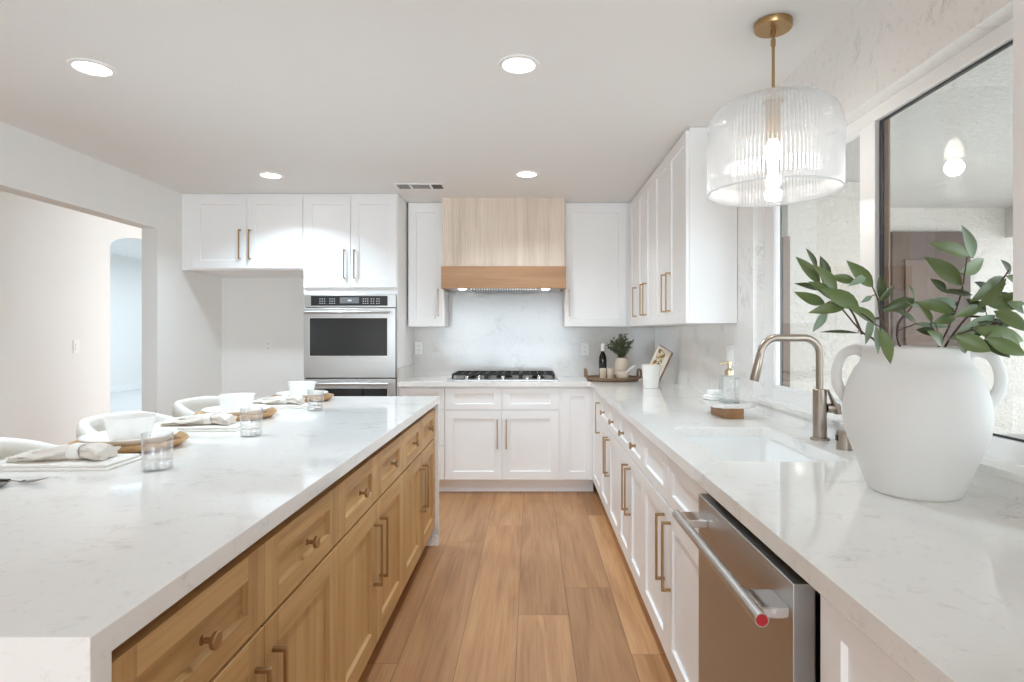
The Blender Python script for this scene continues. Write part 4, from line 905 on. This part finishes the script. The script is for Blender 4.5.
# napkins
def flat_napkin(label, x, y, rz):
    bm = BM()
    for k, (sx, sy, z0, ox, oy) in enumerate(((0.180, 0.085, 0.0, 0, 0), (0.174, 0.079, 0.0082, -0.003, 0.005))):
        n = 28; lo = []
        base_ = rrect(-sx, sx, -sy, sy, 0.006, 0)
        for s_, z in ((0.985, 0.0), (1.0, 0.002), (1.0, 0.0058), (0.98, 0.0078)): lo.append([(ox + p[0] * s_ + 0.002 * math.sin(p[1] * 40), oy + p[1] * s_ + 0.002 * math.sin(p[0] * 30), z0 + z) for p in base_])
        loft(bm, lo)
    o = mesh('folded_napkin', bm, M_linen2, None, 40, (x, y, ITOP), rz); tag(o, label, 'napkin', 'flat folded napkins'); return o
def knotted(label, x, y, rz):
    t = thing('knotted_napkin', label, 'napkin', (x, y, ITOP + 0.0162), rz, 'knotted linen napkins')
    rn = random.Random(5); bm = BM(); n = 26; loops = []
    xs = [-0.15 + 0.262 * i / 34 for i in range(35)]
    for x_ in xs:
        d_ = abs(x_ - 0.02)
        hw_ = 0.0245 + 0.26 * min(d_, 0.08) * (0.75 if x_ > 0.02 else 0.5) + 0.012 * min(1, d_ / 0.1); hh = 0.0205 - 0.07 * max(0, min(d_, 0.17) - 0.03) if x_ < 0.02 else 0.0205 - 0.06 * max(0, d_ - 0.06)
        if x_ < -0.12: hh *= 0.75
        lp_ = []
        for k in range(n):
            a = 2 * PI * k / n; wr = 1 + 0.2 * math.sin(5 * a + 2.2 * math.sin(x_ * 28)) * min(1, d_ / 0.04) + 0.06 * math.sin(9 * a + x_ * 60)
            lp_.append((x_, hw_ * math.cos(a) * wr + 0.006 * math.sin(x_ * 40), max(0.0005, hh + hh * math.sin(a) * wr)))
        loops.append(lp_)
    loft(bm, loops); mesh('cloth', bm, M_linen, t, 60)
    bm = BM(); P = [(0.02 + 0.004 * math.sin(a * 3), 0.0245 * math.cos(a), 0.0185 + 0.0205 * math.sin(a)) for a in [2 * PI * k / 28 for k in range(29)]]
    for a_, b__ in ((0.018, 0.0),):
        lo = []
        for k in range(28):
            a = 2 * PI * k / 28; c_, s_ = math.cos(a), math.sin(a); row = []
            for m in range(10):
                th = 2 * PI * m / 10; rr = 0.0045 * math.sin(th); row.append((0.02 + 0.017 * math.cos(th) * (1 + 0.15 * math.sin(2 * a)), (0.029 + rr) * c_, max(0.0004, 0.0215 + (0.0215 + rr) * s_)))
            lo.append(row)
        loft(bm, lo + [lo[0]], False, False)
    bmesh.ops.remove_doubles(bm, verts=bm.verts[:], dist=1e-6); mesh('knot', bm, M_linen2, t, 60)
    bm = BM()
    for k in range(14):
        yy_ = -0.034 + k * 0.0052; ex = -0.15 - 0.012 - 0.006 * math.sin(k * 2.3); tube(bm, [(-0.148, yy_ * 0.9, 0.010), (-0.156, yy_, 0.012 + 0.004 * math.sin(k)), (ex, yy_ * 1.06, 0.006 + 0.005 * math.cos(k * 1.7))], 0.0013, 6)
    mesh('fringe', bm, M_linen, t, 60)
    return t
for (x, y, rz), w in zip(((-1.395, 1.752, 0.04), (-1.365, 2.415, 0.06), (-1.345, 3.115, 0.05)), ('nearest the camera', 'before the middle bowl', 'before the farthest bowl')):
    flat_napkin('flat white folded napkin lying under the knotted napkin ' + w, x, y, rz); knotted('knotted beige linen napkin ' + w + ' on a flat white napkin', x + 0.01, y + 0.01, rz + 0.05)
# cutlery at the picture edge
fk = thing('fork', 'fork with black handle lying alone on the island by the picture edge', 'fork', (-1.40, 1.535, ITOP), 0)
bm = BM(); box(bm, -0.135, 0.032, -0.006, 0.006, 0.004, 0.012, 0.003); mesh('handle', bm, M_black, fk)
bm = BM(); tube(bm, [(0.030, 0, 0.008), (0.046, 0, 0.007), (0.060, 0, 0.006), (0.068, 0, 0.006)], [0.004, 0.003, 0.0045, 0.010], 10, flat=0.35)
box(bm, 0.064, 0.084, -0.011, 0.011, 0.005, 0.0075, 0.001)
for k in range(4): tube(bm, [(0.083, -0.009 + k * 0.006, 0.006), (0.105, -0.0095 + k * 0.0063, 0.008), (0.125, -0.009 + k * 0.006, 0.013)], [0.0018, 0.0016, 0.0008], 6)
mesh('head', bm, M_cutlery, fk, 50)
sp = thing('spoon', 'polished spoon bowl just showing at the picture edge beside the fork', 'spoon', (-1.36, 1.495, ITOP), 0.05)
bm = BM(); tube(bm, [(-0.18, 0, 0.006), (-0.08, 0, 0.006), (-0.04, 0, 0.008)], [0.005, 0.003, 0.0035], 8, flat=0.5); mesh('handle', bm, M_cutlery, sp, 50)
bm = BM()
loft(bm, [[(-0.01 + 0.028 * s_ * math.cos(2 * PI * k / 24), 0.018 * s_ * math.sin(2 * PI * k / 24), z) for k in range(24)] for s_, z in ((0.25, 0.0005), (0.7, 0.003), (1.0, 0.009), (1.0, 0.0105), (0.7, 0.005), (0.2, 0.002))]); mesh('bowl', bm, M_cutlery, sp, 50)

# ------------------------------------------------------------------ counter chairs behind the island
def chair(label, y):
    t = thing('counter_chair', label, 'chair', (-1.835, y, 0), 0, 'cream counter chairs'); n = 44
    def shell(r, z_off, k0=0):
        pass
    bm = BM(); loops = []
    for i in range(n + 1):
        f_ = i / n; a = math.radians(74) + f_ * math.radians(212)        # back towards -X, open towards the island
        dl = abs(f_ - 0.5) * 2; zt = 0.918 - 0.10 * max(0, dl - 0.35) ** 1.4 / 0.55; th = 0.026
        c_, s_ = math.cos(a), math.sin(a); R = 0.258; sec = []
        for (u, z) in ((-th, 0.56), (-th, zt - 0.05), (-th * 0.9, zt - 0.02), (-th * 0.5, zt - 0.004), (0, zt), (th * 0.5, zt - 0.004), (th * 0.9, zt - 0.02), (th, zt - 0.05), (th, 0.56)):
            sec.append(((R + u) * c_, (R + u) * s_ * 1.04, z))
        loops.append(sec)
    loft(bm, loops); mesh('backrest', bm, M_boucle, t, 60)
    bm = BM(); loft(bm, [[(-0.03 + 0.21 * s_ * math.cos(2 * PI * k / 40), 0.262 * s_ * math.sin(2 * PI * k / 40), z) for k in range(40)] for s_, z in ((0.8, 0.54), (0.9, 0.545), (0.91, 0.62), (0.87, 0.648), (0.7, 0.655))]); mesh('seat', bm, M_boucle, t, 60)
    for sx in (-1, 1):
        for sy in (-1, 1):
            bm = BM(); tube(bm, [(sx * 0.12 - 0.025, sy * 0.14, 0.545), (sx * 0.18 - 0.02, sy * 0.20, 0.0)], [0.018, 0.012], 14); mesh('leg', bm, M_oak_v, t, 40)
    return t
c0 = chair('cream upholstered barrel chair nearest the camera behind the island', 2.06)
dup(c0, (-1.835, 2.83, 0), 'cream upholstered barrel chair behind the nearest bowl, middle one of three'); dup(c0, (-1.835, 3.54, 0), 'cream upholstered barrel chair farthest from the camera, by the middle bowl')
